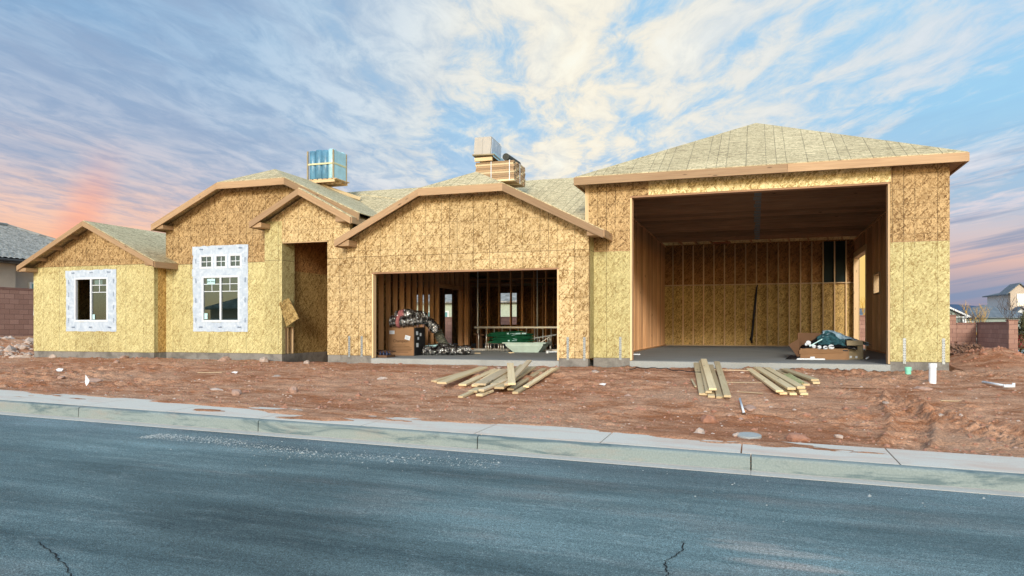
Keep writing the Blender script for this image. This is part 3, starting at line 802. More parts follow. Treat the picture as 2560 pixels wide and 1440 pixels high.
m = MB(); m.box(-3.65, 3.65, 30.94, 30.96, -.05, 2.40, 0); m.box(-3.65, 3.65, 30.94, 30.96, 2.40, 4.05, 1)
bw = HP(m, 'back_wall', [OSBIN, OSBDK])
for i in range(19):
    x = -3.64+i*.4064
    m = MB(); m.box(x-.022, x+.022, 30.80, 30.938, -.02, 2.375); m.box(x-.022, x+.022, 30.80, 30.938, 2.415, 4.0); HP(m, 'stud', STUDL, bw, uv='long')
m = MB(); m.box(-3.65, 3.65, 30.795, 30.938, 2.376, 2.414); HP(m, 'blocking', STUDL, bw, uv='long')
m = MB(); m.box(-3.65, 3.65, 30.79, 30.938, -.058, -.022); HP(m, 'bottom_plate', STUDL, bw, uv='long')
m = MB(); m.box(2.48, 3.25, 30.92, 30.935, 2.42, 4.0); HP(m, 'dark_underlay', DARKTEAL, bw)
m = MB(); m.box(-3.65, -3.50, 16.9, 30.79, -.058, -.02); m.box(-3.65, -3.50, 16.9, 30.79, 3.96, 4.0)
lwp = HP(m, 'stud_wall', STUD, uv='long')
yy = 16.95; ys = []
while yy < 30.7: ys.append(yy); yy += .4064
for y in ys:
    m = MB(); m.box(-3.648, -3.505, y-.019, y+.019, -.018, 3.958); HP(m, 'stud', STUD, lwp, uv='long')
m = MB(); m.box(3.50, 3.65, 16.9, 27.2, -.058, -.02); m.box(3.50, 3.65, 16.9, 30.79, 3.96, 4.0)
rwp = HP(m, 'stud_wall', STUD, uv='long')
for y in ys:
    if DOORR[0]-.03 < y < DOORR[1]+.03:
        m = MB(); m.box(3.505, 3.648, y-.019, y+.019, 3.5, 3.958); HP(m, 'stud', STUD, rwp, uv='long'); continue
    m = MB()
    if WINR[0] < y < WINR[1]: m.box(3.505, 3.648, y-.019, y+.019, -.018, 1.70); m.box(3.505, 3.648, y-.019, y+.019, 2.36, 3.958)
    else: m.box(3.505, 3.648, y-.019, y+.019, -.018, 3.958)
    HP(m, 'stud', STUD, rwp, uv='long')
m = MB(); m.box(3.48, 3.68, DOORR[0]-.06, DOORR[0], -.05, 3.27); m.box(3.48, 3.68, DOORR[1], DOORR[1]+.06, -.05, 3.27); m.box(3.48, 3.68, DOORR[0]-.06, DOORR[1]+.06, 3.272, 3.48)
HP(m, 'side_door_frame', STUDL, uv='long')
m = MB(); m.cells(WINR[0]-.04, WINR[1]+.04, WINR[2]-.04, WINR[3]+.04, [WINR], 3.49, 3.69, 0, 'x'); HP(m, 'small_window_frame', STUDL, uv='long')
# opening frame
for a, b in ((-2.708, -2.67), (2.56, 2.598)):
    m = MB(); m.box(a, b, 16.76, 16.93, -.05, 3.63); HP(m, 'door_jamb', STUDL, uv='long')
m = MB(); m.box(-2.708, 2.598, 16.76, 16.93, 3.632, 3.668); HP(m, 'door_header', TRUSS, uv='long')
m = MB(); m.box(-3.5, 3.5, 16.94, 16.98, 3.668, 4.0); m.box(-3.5, -2.66, 16.895, 16.94, -.05, 4.0, 0); m.box(2.55, 3.5, 16.895, 16.94, -.05, 4.0, 0); HP(m, 'inner_front', TRUSS, uv='long')
# trusses: bottom chords carry the ceiling line
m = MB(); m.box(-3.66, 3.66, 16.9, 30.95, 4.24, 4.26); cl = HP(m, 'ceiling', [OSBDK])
y = 17.3; i = 0
while y < 30.0:
    zz = 4.002+random.uniform(0, .022)
    m = MB(); m.box(-3.6, 3.6, y-.019, y+.019, zz, 4.16); tcd = HP(m, 'truss_chord', TRUSS, cl, uv='long')
    m = MB(); m.box(-.04+random.uniform(-.03, .03), .13, y-.0225, y-.0195, zz+.008, 4.13); HP(m, 'nail_plate', GALV, tcd)
    y += .61; i += 1
for x in (-2.9, -2.3, -1.7, -1.1, -.2, .5, 1.2, 1.9, 2.6, 3.1):
    m = MB(); m.bar((x-.1, 29.95, 4.18), (x+.05, 30.93, 4.06), .038, .09); HP(m, 'lookout', STUD, cl, uv='long')
m = MB(); m.box(-1.6, -.95, 30.1, 30.7, 4.01, 4.04); HP(m, 'ceiling_glow_patch', simple('orange_glow_colour', (.45,.17,.09), .6), cl)  # reddish glow on the ceiling put into this patch's colour
# roof of the tall garage: a hip
m = MB(); z0 = 4.105; zt = z0+.487*3.89
A, B, C, D_ = (-3.89, 16.35, z0), (3.89, 16.35, z0), (3.89, 31.35, z0), (-3.89, 31.35, z0)
P1, P2 = (0, 16.35+3.86, zt), (0, 31.35-3.86, zt)
m.plate([A, B, P1]); m.plate([B, C, P2, P1]); m.plate([C, D_, P2]); m.plate([D_, A, P1, P2])
r5 = HP(m, 'roof', ROOFM)
ms = []
for a, b, c, d in ((-3.91, .62, 16.31, 16.35), (.625, 3.91, 16.31, 16.35), (-3.91, 3.91, 31.35, 31.39), (-3.91, -3.87, 16.352, 31.348), (3.87, 3.91, 16.352, 31.348)):
    q = MB(); q.box(a, b, c, d, 3.91, 4.082); ms.append(q)
fascias(r5, ms)
m = MB(); m.plate([(-3.86, 16.36, 3.95), (3.86, 16.36, 3.95), (3.86, 16.745, 4.0), (-3.86, 16.745, 4.0)]); m.plate([(3.68, 16.36, 3.98), (3.86, 16.36, 3.95), (3.86, 31.3, 3.95), (3.68, 31.3, 3.98)])
m.plate([(-3.86, 16.36, 3.96), (-3.69, 16.36, 3.98), (-3.69, 20, 3.98), (-3.86, 20, 3.96)]); HP(m, 'soffit', FASC, r5)
m = MB(); m.box(3.6, 3.67, 16.891, 16.93, -.0, 4.0); HP(m, 'corner_stud', STUDL, uv='long')

# --- inside the low part: open stud walls, ceiling, back wall with openings
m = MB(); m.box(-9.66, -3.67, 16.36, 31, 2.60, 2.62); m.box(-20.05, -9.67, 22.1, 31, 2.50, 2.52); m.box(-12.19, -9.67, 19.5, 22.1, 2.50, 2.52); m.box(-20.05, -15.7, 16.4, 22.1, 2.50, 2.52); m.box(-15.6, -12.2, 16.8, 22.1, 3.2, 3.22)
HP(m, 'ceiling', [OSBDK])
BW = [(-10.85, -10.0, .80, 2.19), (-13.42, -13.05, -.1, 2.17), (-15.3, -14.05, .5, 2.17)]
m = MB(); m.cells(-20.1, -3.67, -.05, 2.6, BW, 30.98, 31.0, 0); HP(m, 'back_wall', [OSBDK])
m = MB(); m.box(-9.60, -9.46, 16.36, 21.4, -.058, -.02); m.box(-9.60, -9.46, 16.36, 23.4, 2.56, 2.6); m.box(-9.60, -9.46, 21.4, 23.3, 1.95, 2.07)
gl = HP(m, 'stud_wall', STUD, uv='long')
y = 16.5
while y < 23.5:
    m = MB()
    if 21.45 < y < 23.25: m.box(-9.598, -9.462, y-.019, y+.019, 2.072, 2.558)
    else: m.box(-9.598, -9.462, y-.019, y+.019, -.018, 2.558)
    HP(m, 'stud', STUD, gl, uv='long'); y += .4064
for y in (21.41, 23.28, 23.34, 16.42, 16.62):
    m = MB(); m.box(-9.598, -9.462, y-.019, y+.019, -.018, 2.556); HP(m, 'stud', STUD, gl, uv='long')
m = MB(); m.box(-9.45, -3.7, 23.4, 23.54, -.058, -.02); m.box(-9.45, -3.7, 23.4, 23.54, 2.56, 2.6)
gb = HP(m, 'stud_wall', STUD, uv='long')
for i in range(14):
    if i in (1,): continue
    x = -9.40+i*.4064
    m = MB(); m.box(x-.019, x+.019, 23.402, 23.538, -.018, 2.558); HP(m, 'stud', STUD, gb, uv='long')
for x in (-9.3, -9.35, -5.2, -5.25):
    m = MB(); m.box(x-.019, x+.019, 23.39, 23.53, -.018, 2.556); HP(m, 'stud', STUD, gb, uv='long')
m = MB(); m.box(-5.2, -4.0, 23.38, 23.54, 2.15, 2.2); HP(m, 'door_header', STUD, gb, uv='long')
for yw, x0, x1, ph in ((25.9, -15.6, -3.8, .1), (28.3, -13, -3.8, .25)):
    m = MB(); m.box(x0, x1, yw, yw+.09, 2.45, 2.49); p = HP(m, 'stud_wall', STUD, uv='long')
    x = x0+ph; i = 0
    while x < x1:
        vis = not (-12.1 < x < -10.9 and yw < 26) and not (-9.9 < x < -8.2)
        if vis: m = MB(); m.box(x-.019, x+.019, yw+.002, yw+.088, -.04, 2.448); HP(m, 'stud', STUD, p, uv='long')
        x += .4064; i += 1
m = MB(); m.box(-3.9, -3.68, 16.36, 31, -.05, 2.6); HP(m, 'partition', [OSBDK])
for x, y in ((-8.63, 22.6), (-6.75, 23.1)):
    m = MB(); m.tube([(x, y, -.05), (x, y, 2.6)], .022, 10); HP(m, 'vent_pipe', PVC, smooth=True)
m = MB(); m.box(-18.0, -17.9, 18.2, 18.24, 0, 2.4); m.box(-19.9, -15.9, 20, 20.05, 0, 2.4, 1); m.box(-15.6, -12.2, 21, 21.05, 0, 3.1, 1); HP(m, 'stud_and_dark_sheets', [STUD, BIN])  # inner stud, and black sheets that paint the dark behind the windows

# hold-down straps
for x, y in ((-9.60, 16.197), (-9.25, 16.197), (-4.02, 16.197), (-3.66+.02, 16.197), (-2.93, 16.747), (2.86, 16.747), (3.56, 16.747)):
    m = MB(); m.box(x-.028, x+.028, y-.004, y, -.04, .48)
    for i in range(9):
        for s in (-1, 1): m.box(x+s*.015-.005, x+s*.015+.005, y-.006, y-.0045, .02+i*.05, .032+i*.05, 1)
    HP(m, 'hold_down_strap', [GALV, BLACK])

# windows
def window(rect, y, tape, halves, open_left=False, grid_rows=True, sticker=None):
    x0, x1, z0, z1 = rect
    fw = .055
    m = MB()
    m.cells(x0, x1, z0, z1, [(x0+fw, x1-fw, z0+fw, z1-fw)], y-.022, y+.06)
    if halves: m.box((x0+x1)/2-.026, (x0+x1)/2+.026, y-.024, y+.05, z0+fw, z1-fw)
    wn = HP(m, 'window', WHITE, bevel=.006)
    spans = [(x0+fw, (x0+x1)/2-.026), ((x0+x1)/2+.026, x1-fw)] if halves else [(x0+fw, x1-fw)]
    for i, (a, b) in enumerate(spans):
        if open_left and i == 0: continue
        m = MB(); m.box(a-.004, b+.004, y+.012, y+.018, z0+fw-.004, z1-fw+.004); HP(m, 'glass_pane', GLASS, wn)
        m = MB(); gzb = z1-fw; hh = (z1-z0-2*fw)
        if halves:
            for zz in (gzb-.17, gzb-.37): m.box(a, b, y+.004, y+.011, zz-.009, zz+.009)
            m.box((a+b)/2-.009, (a+b)/2+.009, y+.0035, y+.0105, gzb-.37, gzb)
        else:
            m.box(a, b, y+.004, y+.011, (z0+z1)/2-.009, (z0+z1)/2+.009); m.box((a+b)/2-.009, (a+b)/2+.009, y+.0035, y+.0105, z0+fw, z1-fw)
        HP(m, 'grille', WHITE, wn)
    return wn
def tape_part(wn, outer, holes, y, seed):
    rnd = random.Random(seed); x0, x1, z0, z1 = outer
    m = MB(); ymin = y-.007
    hx0 = min(h[0] for h in holes); hx1 = max(h[1] for h in holes); hz0 = min(h[2] for h in holes); hz1 = max(h[3] for h in holes)
    def rag(a, b, c, d, axis_):
        # ragged sheet with slight waviness
        n = 14; vs = []
        for i in range(n+1):
            f = i/n
            if axis_ == 'x':
                xx = a+(b-a)*f; vs += [(xx, ymin-.004*rnd.random(), c+rnd.uniform(-.012, .010)), (xx, ymin-.004*rnd.random(), d+rnd.uniform(-.02, .014))]
            else:
                zz = c+(d-c)*f; vs += [(a+rnd.uniform(-.016, .012), ymin-.004*rnd.random(), zz), (b+rnd.uniform(-.010, .014), ymin-.004*rnd.random(), zz)]
        m.add(vs, [(i*2, i*2+2, i*2+3, i*2+1) if axis_ == 'x' else (i*2, i*2+1, i*2+3, i*2+2) for i in range(n)])
    rag(x0, hx0+.01, z0, z1-.1, 'z'); rag(hx1-.01, x1, z0, z1-.1, 'z')
    ymin -= .006; rag(x0-.02, x1+.01, hz1-.01, z1, 'x'); ymin += .003; rag(x0+.01, x1-.01, z0, hz0+.01, 'x')
    # fill between the transom and the main window
    hs = sorted(holes, key=lambda h: h[2])
    if len(holes) > 1:
        ymin -= .002; rag(x0-.03, x1-.05, holes[0][3]-.01, min(h[2] for h in holes[1:])+.01, 'x')
        tr = sorted(holes[1:]); 
        for a, b in zip(tr, tr[1:]): rag(a[1]-.01, b[0]+.01, a[2]-.02, a[3]+.02, 'z')
        rag(hx0-.03, holes[0][0]+.012, holes[0][2]-.02, holes[0][3]+.02, 'z'); rag(holes[0][1]-.012, hx1+.03, holes[0][2]-.02, holes[0][3]+.02, 'z')
        rag(x0+.02, tr[0][0]+.01, tr[0][2]-.03, tr[0][3]+.03, 'z'); rag(tr[-1][1]-.01, x1-.02, tr[0][2]-.03, tr[0][3]+.03, 'z')
    # printed words along the tape
    yy = ymin-.012
    for i in range(3):
        for zz in (z1-.10, z0+.10):
            xx = x0+.22+i*(x1-x0-.4)/2.2+rnd.uniform(-.03, .03)
            for q in range(5): m.box(xx+q*.026, xx+q*.026+.017, yy, yy+.001, zz+rnd.uniform(-.008, .004), zz+rnd.uniform(.026, .042), 1)
    for i in range(4):
        for xx in (x0+.09, x1-.10):
            zz = z0+.25+i*(z1-z0-.5)/3.4
            for q in range(5): m.box(xx+rnd.uniform(-.006, .004), xx+rnd.uniform(.024, .040), yy, yy+.001, zz+q*.026, zz+q*.026+.017, 1)
    HP(m, 'flashing_tape', [TAPE, INK], wn, smooth=False)
wa = window(WIN1, 16.2, None, True, open_left=True)
tape_part(wa, (-18.84, -17.0, .58, 2.33), [WIN1], 16.2, 3)
wb = window(W2B, 16.64, None, True)
tape_part(wb, (-14.75, -12.94, .58, 2.92), [W2B]+TR, 16.64, 5)
for r_ in TR: window((r_[0], r_[1], r_[2], r_[3]), 16.64, None, False)
STICK = simple('pale_sticker', (.50,.78,.80), .5, var=.03)
m = MB(); m.box(-14.28, -14.02, 16.638, 16.641, 1.87, 2.02); HP(m, 'sticker', STICK, wb)
text_mesh('Jeld-Wen', .065, 'sticker_text', BLACK, wb, (-14.15, 16.634, 1.945), (1,0,0), (0,0,1))
m = MB(); m.box(-14.37, -14.27, 16.638, 16.641, .92, 1.08); HP(m, 'sticker', STICK, wb)
m = MB(); m.box(-17.86, -17.78, 16.198, 16.201, .92, 1.06); HP(m, 'sticker', STICK, wa)
m = MB(); m.box(-17.80, -17.52, 16.216, 16.219, 1.90, 2.03); HP(m, 'sticker', STICK, wa)

# torn house wrap at the left corner
m = MB(); m.add([(-20.11, 16.22, 1.6), (-20.24, 16.3, 1.05), (-20.22, 16.34, 1.02), (-20.12, 16.26, 1.0), (-20.105, 16.24, 1.6)], [(0,1,2,3,4)])
HP(m, 'wrap_scrap', TAPE)

# ------------------------------------------------------------------ the loose sheathing offcut at the porch
m = MB(); q = [(-11.72, 16.30, 1.33), (-11.62, 16.56, 1.47), (-11.34, 16.62, .93), (-11.52, 16.34, .72)]
nrm = (Vector(q[1])-Vector(q[0])).cross(Vector(q[3])-Vector(q[0])).normalized()*.012
m.add([Vector(p)+nrm for p in q]+[Vector(p)-nrm for p in q], [(0,1,2,3),(7,6,5,4),(0,4,5,1),(1,5,6,2),(2,6,7,3),(3,7,4,0)])
tag(m.build('sheathing_offcut', bpy.data.materials['osb_porch'], loc=(-11.6, 16.4, .72)), 'tilted square offcut of OSB hanging loose at the left side of the porch opening', 'offcut')

# ------------------------------------------------------------------ bundles lifted onto the roof
def pt_rot(p, c, a):
    x, y = p[0]-c[0], p[1]-c[1]
    return (c[0]+x*math.cos(a)-y*math.sin(a), c[1]+x*math.sin(a)+y*math.cos(a))
pk = thing('wrapped_rolls', (-12.2, 19.35, 4.98), 'blue and pale blue wrapped block of upright rolls standing on the left roof ridge', 'bundle')
for i in range(4):
    for j in range(3):
        x, y = -12.54+i*.215, 19.12+j*.24
        m = MB(); m.tube([(x, y, 5.085), (x, y, 5.10), (x, y, 5.92+.02*((i*3+j) % 2)), (x, y, 5.935+.02*((i*3+j) % 2))], [.10, .117, .117, .10], 18)
        HP(m, 'roll', BLUEW if i < 3 else BLUEL, pk, smooth=True)
m = MB(); m.box(-11.80, -11.775, 19.0, 19.72, 5.09, 5.91); HP(m, 'side_wrap', BLUEL, pk)
for x, y in ((-12.66, 19.0), (-11.79, 19.0), (-11.78, 19.70)):
    m = MB(); m.box(x-.02, x+.02, y-.02, y+.02, 5.08, 5.92); HP(m, 'corner_board', CARDL, pk)
m = MB(); m.box(-12.66, -11.77, 18.985, 18.992, 5.50, 5.55); m.box(-11.772, -11.765, 18.99, 19.72, 5.50, 5.55); HP(m, 'strap', simple('cream_strap', (.62,.60,.36), .5), pk)
pl = thing('pallet', (-12.2, 19.35, 4.93), 'wooden pallet under the blue wrapped block on the left roof ridge', 'pallet')
for i in range(6):
    m = MB(); x = -12.62+i*.165; m.box(x, x+.11, 18.98, 19.74, 5.055, 5.078); HP(m, 'deck_board', STUDL, pl, uv='long')
for y in (18.99, 19.34, 19.69):
    m = MB(); m.box(-12.64, -11.75, y, y+.04, 4.975, 5.053); HP(m, 'stringer', STUDL, pl, uv='long')
wdg = MB(); wdg.bar((-12.35, 19.25, 4.93), (-11.45, 19.95, 4.60), .09, .10); wdg = wdg.build('timber_wedge', PLANK, loc=(-11.9, 19.6, 4.7), uv='long')
tag(wdg, 'short timber propped on the roof slope beneath the pallet with the blue block', 'timber')

lb = thing('lumber_bundle', (-6.41, 18.5, 4.5), 'strapped bundle of new boards lying on the roof ridge above the double garage', 'lumber bundle')
for i in range(10):
    for j in range(8):
        o = random.uniform(-.012, .012); z = 4.46+i*.0525; y = 18.0+j*.125
        m = MB(); m.box(-6.93+o, -5.89+o, y, y+.118, z, z+.047); HP(m, 'board', FASC if (i*5+j*3) % 4 else PLANK, lb, uv='long')
for x in (-6.5, -6.0):
    m = MB(); m.box(x-.01, x+.01, 17.985, 17.99, 4.46, 4.99); m.box(x-.01, x+.01, 17.985, 19.01, 4.99, 4.995); HP(m, 'strap', WHITE, lb)
m = MB(); m.box(-5.872, -5.867, 18.45, 18.48, 4.45, 4.98); HP(m, 'strap', WHITE, lb)
cb = thing('carton_pack', (-6.7, 18.3, 5.06), 'tan carton pack tilted on top of the lumber bundle on the roof', 'carton')
for a, b in ((-6.93, -6.70), (-6.695, -6.47)):
    m = MB(); m.obox(((a+b)/2, 18.25, 5.36), (b-a, .72, .45), (R(-4), R(2), 0)); HP(m, 'carton', CARTON, cb)
m = MB(); m.obox((-6.455, 18.27, 5.33), (.012, .72, .42), (R(-4), R(2), 0)); HP(m, 'plastic_wrap', TAPE, cb)
m = MB(); m.obox((-6.68, 18.26, 5.115), (.60, .78, .03), (R(-5), R(2), 0)); HP(m, 'slip_sheet', CARDL, cb)
m = MB(); m.add([(-6.40, 17.86, 5.21), (-6.37, 18.66, 5.14), (-6.37, 18.66, 5.0), (-6.40, 17.86, 5.08)], [(0,1,2,3)]); m.v += []; HP(m, 'torn_wrap', BLUEL, cb)
m = MB(); m.bar((-6.93, 17.95, 5.04), (-6.45, 17.95, 5.04), .07, .09); m.bar((-6.93, 18.55, 5.03), (-6.45, 18.55, 5.03), .07, .08); HP(m, 'bearer', STUDL, cb, uv='long')
m = MB(); m.tube([(-6.12, 18.05, 5.09), (-6.10, 19.0, 5.08)], .092, 18); rl = m.build('felt_roll', simple('dark_felt', (.05,.055,.05), .8), smooth=False, loc=(-6.1, 18.5, 5.0))
tag(rl, 'dark round felt roll lying on the lumber bundle beside the tan carton pack', 'roll')

# ------------------------------------------------------------------ inside the double garage
FZ = -.06
bx = thing('large_cardboard_box', (-8.99, 18.1, FZ), 'large brown cardboard box with printed lines standing at the left of the double garage', 'box')
m = MB(); m.box(-9.38, -8.62, 17.82, 18.5, FZ, .70); HP(m, 'box_body', CARD, bx, bevel=.01)
m = MB(); m.box(-8.617, -8.60, 17.84, 18.48, FZ, .68); HP(m, 'dark_side', BLACK, bx)
for x, z, w_, h_, a in ((-9.26, .56, .15, .09, 0), (-8.80, .42, .15, .11, R(14))):
    m = MB(); m.obox((x, 17.816, z), (w_, .004, h_), (0, a, 0)); 
    for q in range(3): m.obox((x, 17.8125, z-.025+q*.025), (w_*.7, .002, .007), (0, a, 0), 1)
    HP(m, 'label', [WHITE, INK], bx)
for y, z, s_ in ((17.98, .54, .10), (18.2, .50, .08), (18.05, .40, .07), (18.0, .22, .11)):
    m = MB(); m.box(-8.599, -8.596, y-s_*.6, y+s_*.6, z-s_/2, z+s_/2); HP(m, 'label', WHITE, bx)
INKB = simple('brown_ink', (.05,.025,.012), .8)
text_mesh('Champion', .11, 'printing', INKB, bx, (-9.0, 17.814, .33), (1,0,0), (0,0,1))
for i, (a, b) in enumerate(((.18, .5), (.12, .62), (.10, .68), (.04, .70), (.06, .66), (.15, .58))):
    m = MB(); m.box(-9.36+a, -9.36+b, 17.815, 17.818, .22-i*.038, .229-i*.038); HP(m, 'printing', INKB, bx)
def duct(name, path, r, label, parent=None, seg=14, pr=.028):
    P = [Vector(p) for p in path]; out = []; rr = []
    # Catmull-Rom resample
    PP = [P[0]*2-P[1]]+P+[P[-1]*2-P[-2]]
    for i in range(1, len(PP)-2):
        L = (PP[i+1]-PP[i]).length; n = max(3, int(L/pr))
        for q in range(n):
            t_ = q/n; a, b, c, d = PP[i-1], PP[i], PP[i+1], PP[i+2]
            out.append(.5*((2*b)+(c-a)*t_+(2*a-5*b+4*c-d)*t_*t_+(3*b-a-3*c+d)*t_**3))
    for i in range(len(out)): rr.append(r*(1+(.11 if i % 2 else -.10)+random.uniform(-.08, .08)))
    m = MB(); m.tube(out, rr, seg)
    o = m.build(name, FOIL, parent, smooth=False)
    return o
dp = thing('duct_coil', (-9.0, 18.1, .70), 'crumpled silver foil duct coil with pink wrap piled on top of the large brown box', 'duct')
duct('foil_tube', [(-9.28,17.78,.86),(-9.0,17.80,.84),(-8.72,17.86,.86),(-8.52,18.0,.92),(-8.5,18.25,.98)], .15, '', dp)
duct('foil_tube', [(-9.25,18.1,1.0),(-9.0,18.05,1.05),(-8.75,18.0,1.04),(-8.55,18.1,1.0),(-8.42,18.2,.88),(-8.30,18.28,.76),(-8.22,18.4,.62)], .13, '', dp)
m = MB(); m.tube([(-9.06,17.80,.85),(-8.98,17.80,.845)], .165, 16); HP(m, 'pink_wrap', PINK, dp)
m = MB(); m.tube([(-9.12,18.07,1.03),(-8.93,18.03,1.05)], .14, 16); HP(m, 'pink_wrap', PINK, dp)
d2 = thing('floor_duct', (-8.1, 18.6, FZ), 'shiny silver foil duct lying along the floor right of the large brown box', 'duct')
duct('foil_tube', [(-8.52,18.2,.065),(-8.2,18.25,.065),(-7.9,18.35,.065),(-7.6,18.6,.07),(-7.5,18.9,.08)], .125, '', d2)
duct('foil_tube', [(-8.45,18.55,.10),(-8.2,18.6,.15),(-7.95,18.65,.12),(-7.75,18.8,.09)], .115, '', d2)
m = MB(); m.obox((-8.35, 18.32, .195), (.34, .16, .015), (R(10), R(-5), R(6))); HP(m, 'label', STICK, d2)
d3 = thing('sloping_duct', (-8.3, 18.9, FZ), 'grey-green duct leaning down behind the brown box towards the silver floor duct', 'duct')
duct('duct_tube', [(-8.35,18.75,.62),(-8.28,18.78,.40),(-8.16,18.8,.22),(-8.0,18.85,.05)], .12, '', d3).data.materials[0] = simple('grey_duct', (.20,.21,.17), .35, .6, .3)
cr = thing('parts_tray', (-9.2, 16.7, FZ), 'low tray with small dark bottles just inside the left jamb of the double garage', 'tray')
m = MB(); m.cells(-9.42, -8.86, 16.45, 16.9, [], FZ, FZ+.02); m.box(-9.42, -8.70, 16.5, 16.52, -.04, .0); m.box(-9.42, -8.72, 16.9, 16.92, -.04, .02)
m = MB(); m.box(-9.42, -8.72, 16.5, 16.95, FZ+.002, FZ+.015); m.box(-9.42, -8.72, 16.5, 16.515, FZ+.015, FZ+.06); m.box(-9.42, -8.72, 16.935, 16.95, FZ+.015, FZ+.06); m.box(-8.735, -8.72, 16.515, 16.935, FZ+.015, FZ+.06); HP(m, 'tray', CARDD, cr)
for i in range(6):
    x = -8.95+(i % 3)*.09-.0; y = 16.6+(i//3)*.14
    m = MB(); m.tube([(x, y, FZ+.016), (x, y, FZ+.12), (x, y, FZ+.135), (x, y, FZ+.16)], [.03, .03, .012, .012], 10); HP(m, 'bottle', simple('dark_blue_plastic', (.02,.03,.07), .4) if i == 0 else bpy.data.materials['dark_blue_plastic'], cr, smooth=True)
m = MB(); m.obox((-9.0, 16.85, .09), (.55, .35, .012), (R(4), R(3), R(4))); o = m.build('cardboard_sheet', CARDD, loc=(-9.0, 16.85, .08)); tag(o, 'flat brown cardboard sheet lying over the low tray at the left garage jamb', 'cardboard')

ld = thing('aluminium_ladder', (-7.2, 22.2, FZ), 'long aluminium ladder lying on its side across the back of the double garage', 'ladder')
for z in (.69, -.02):
    m = MB(); m.box(-8.6, -5.75, 22.17, 22.23, z-.035, z+.035); HP(m, 'rail', ALU, ld, bevel=.008)
for i in range(11):
    x = -8.45+i*.268
    m = MB(); m.tube([(x, 22.2, .0), (x, 22.2, .66)], .021, 8); HP(m, 'rung', ALU, ld, smooth=True)
m = MB(); m.box(-8.62, -8.30, 22.06, 22.34, FZ+.001, FZ+.03); HP(m, 'foot', ALU, ld, bevel=.006)
sf = thing('scaffold_frame', (-7.1, 21.85, FZ), 'low metal scaffold frame holding the green bundle behind the pale tub', 'scaffold')
for z in (.19, -.02):
    m = MB(); m.tube([(-8.1, 21.88, z), (-5.95, 21.88, z)], .018, 8); HP(m, 'rail', ALU, sf)
for x in (-8.08, -8.0, -7.92, -7.66, -7.58, -7.5, -7.36, -7.28, -6.2, -6.12, -5.98):
    m = MB(); m.tube([(x, 21.88, FZ+.002), (x, 21.88, .19)], .02, 8); HP(m, 'post', ALU, sf, smooth=True)
m = MB(); m.bar((-6.6, 21.86, .34), (-5.78, 21.86, .47), .03, .035); HP(m, 'top_rail', GALV, sf)
for x, h in ((-6.32, .37), (-6.05, .42), (-5.98, .43)):
    m = MB(); m.tube([(x, 21.86, .19), (x, 21.86, h)], .02, 8); HP(m, 'post', ALU, sf, smooth=True)
m = MB(); m.bar((-6.28, 21.85, .22), (-6.0, 21.85, .40), .02, .02); HP(m, 'brace', ALU, sf)
gb_ = thing('green_bundle', (-7.25, 21.85, .2), 'bundle of long folded dark green poles and fabric in front of the ladder', 'bundle')
rg = random.Random(4)
for i in range(26):
    z = .225+(i//5)*.062; y = 21.72+(i % 5)*.06
    L0 = -8.05+rg.uniform(0, .3); L1 = -6.42-rg.uniform(0, .35)
    m = MB(); xm = (L0+L1)/2
    a = rg.uniform(-.025, .025)
    pts = [(L0, y, z-a), (L0+.2, y, z-a*.6), (xm, y, z), (L1-.2, y, z+a*.6), (L1, y, z+a)]
    m.tube(pts, [.010, .030, .034, .030, .008], 6); HP(m, 'pole', GREEN, gb_)
for x, z, l_ in ((-6.95, .50, .16), (-6.76, .505, .14), (-7.28, .50, .06), (-7.25, .28, .06)):
    m = MB(); m.obox((x, 21.675, z), (l_, .004, .045), (0, R(-2), 0)); HP(m, 'label', STICK, gb_)
for x, z, l_, a in ((-7.12, .50, .17, -4), (-7.08, .46, .16, -16), (-7.07, .28, .16, 0), (-7.05, .33, .14, 12)):
    m = MB(); m.obox((x, 21.675, z), (l_, .004, .012), (0, R(a), 0)); HP(m, 'stripe', STICK, gb_)
tb = thing('mixing_tub', (-6.6, 21.5, FZ), 'pale green-grey plastic tub with sloping ends on the garage floor', 'tub')
m = MB()
vs = []; 
for z, x0, x1, y0, y1 in ((FZ, -6.98, -6.20, 21.3, 21.75), (.13, -7.19, -6.03, 21.2, 21.82), (.22, -7.21, -6.01, 21.19, 21.83), (.215, -7.17, -6.05, 21.23, 21.79), (-.04, -6.95, -6.23, 21.33, 21.72)):
    vs += [(x0, y0, z), (x1, y0, z), (x1, y1, z), (x0, y1, z)]
fs = [(3,2,1,0)]+[(r_*4+i, r_*4+(i+1) % 4, r_*4+4+(i+1) % 4, r_*4+4+i) for r_ in range(4) for i in range(4)]+[(16,17,18,19)]
m.add(vs, fs); HP(m, 'tub_body', TUB, tb)
m = MB()
m.box(-7.30, -5.93, 21.17, 21.19, .205, .235); m.box(-7.30, -5.93, 21.83, 21.85, .205, .235); m.box(-7.30, -7.21, 21.19, 21.83, .205, .235); m.box(-6.01, -5.93, 21.19, 21.83, .205, .235); HP(m, 'rim', TUB, tb)
m = MB(); m.box(-8.62, -8.45, 22.45, 22.6, FZ, .42); m.obox((-8.5, 22.5, .46), (.34, .3, .05), (0, R(6), 0)); o = m.build('dust_sheet_pile', CARDD, loc=(-8.5, 22.5, FZ)); tag(o, 'dim brown sack pile left of the ladder foot at the back of the double garage', 'sack')
for x, y, l_, lab in ((-7.7, 19.9, .18, 'short pale wood strip on the double garage floor, left of the tub'), (-6.9, 20.6, .16, 'tiny pale wood scrap on the double garage floor, in front of the tub')):
    m = MB(); m.box(x, x+l_, y, y+.04, FZ+.001, FZ+.02); o = m.build('wood_scrap', PLANK, loc=(x, y, FZ), uv='long'); tag(o, lab, 'wood scrap')
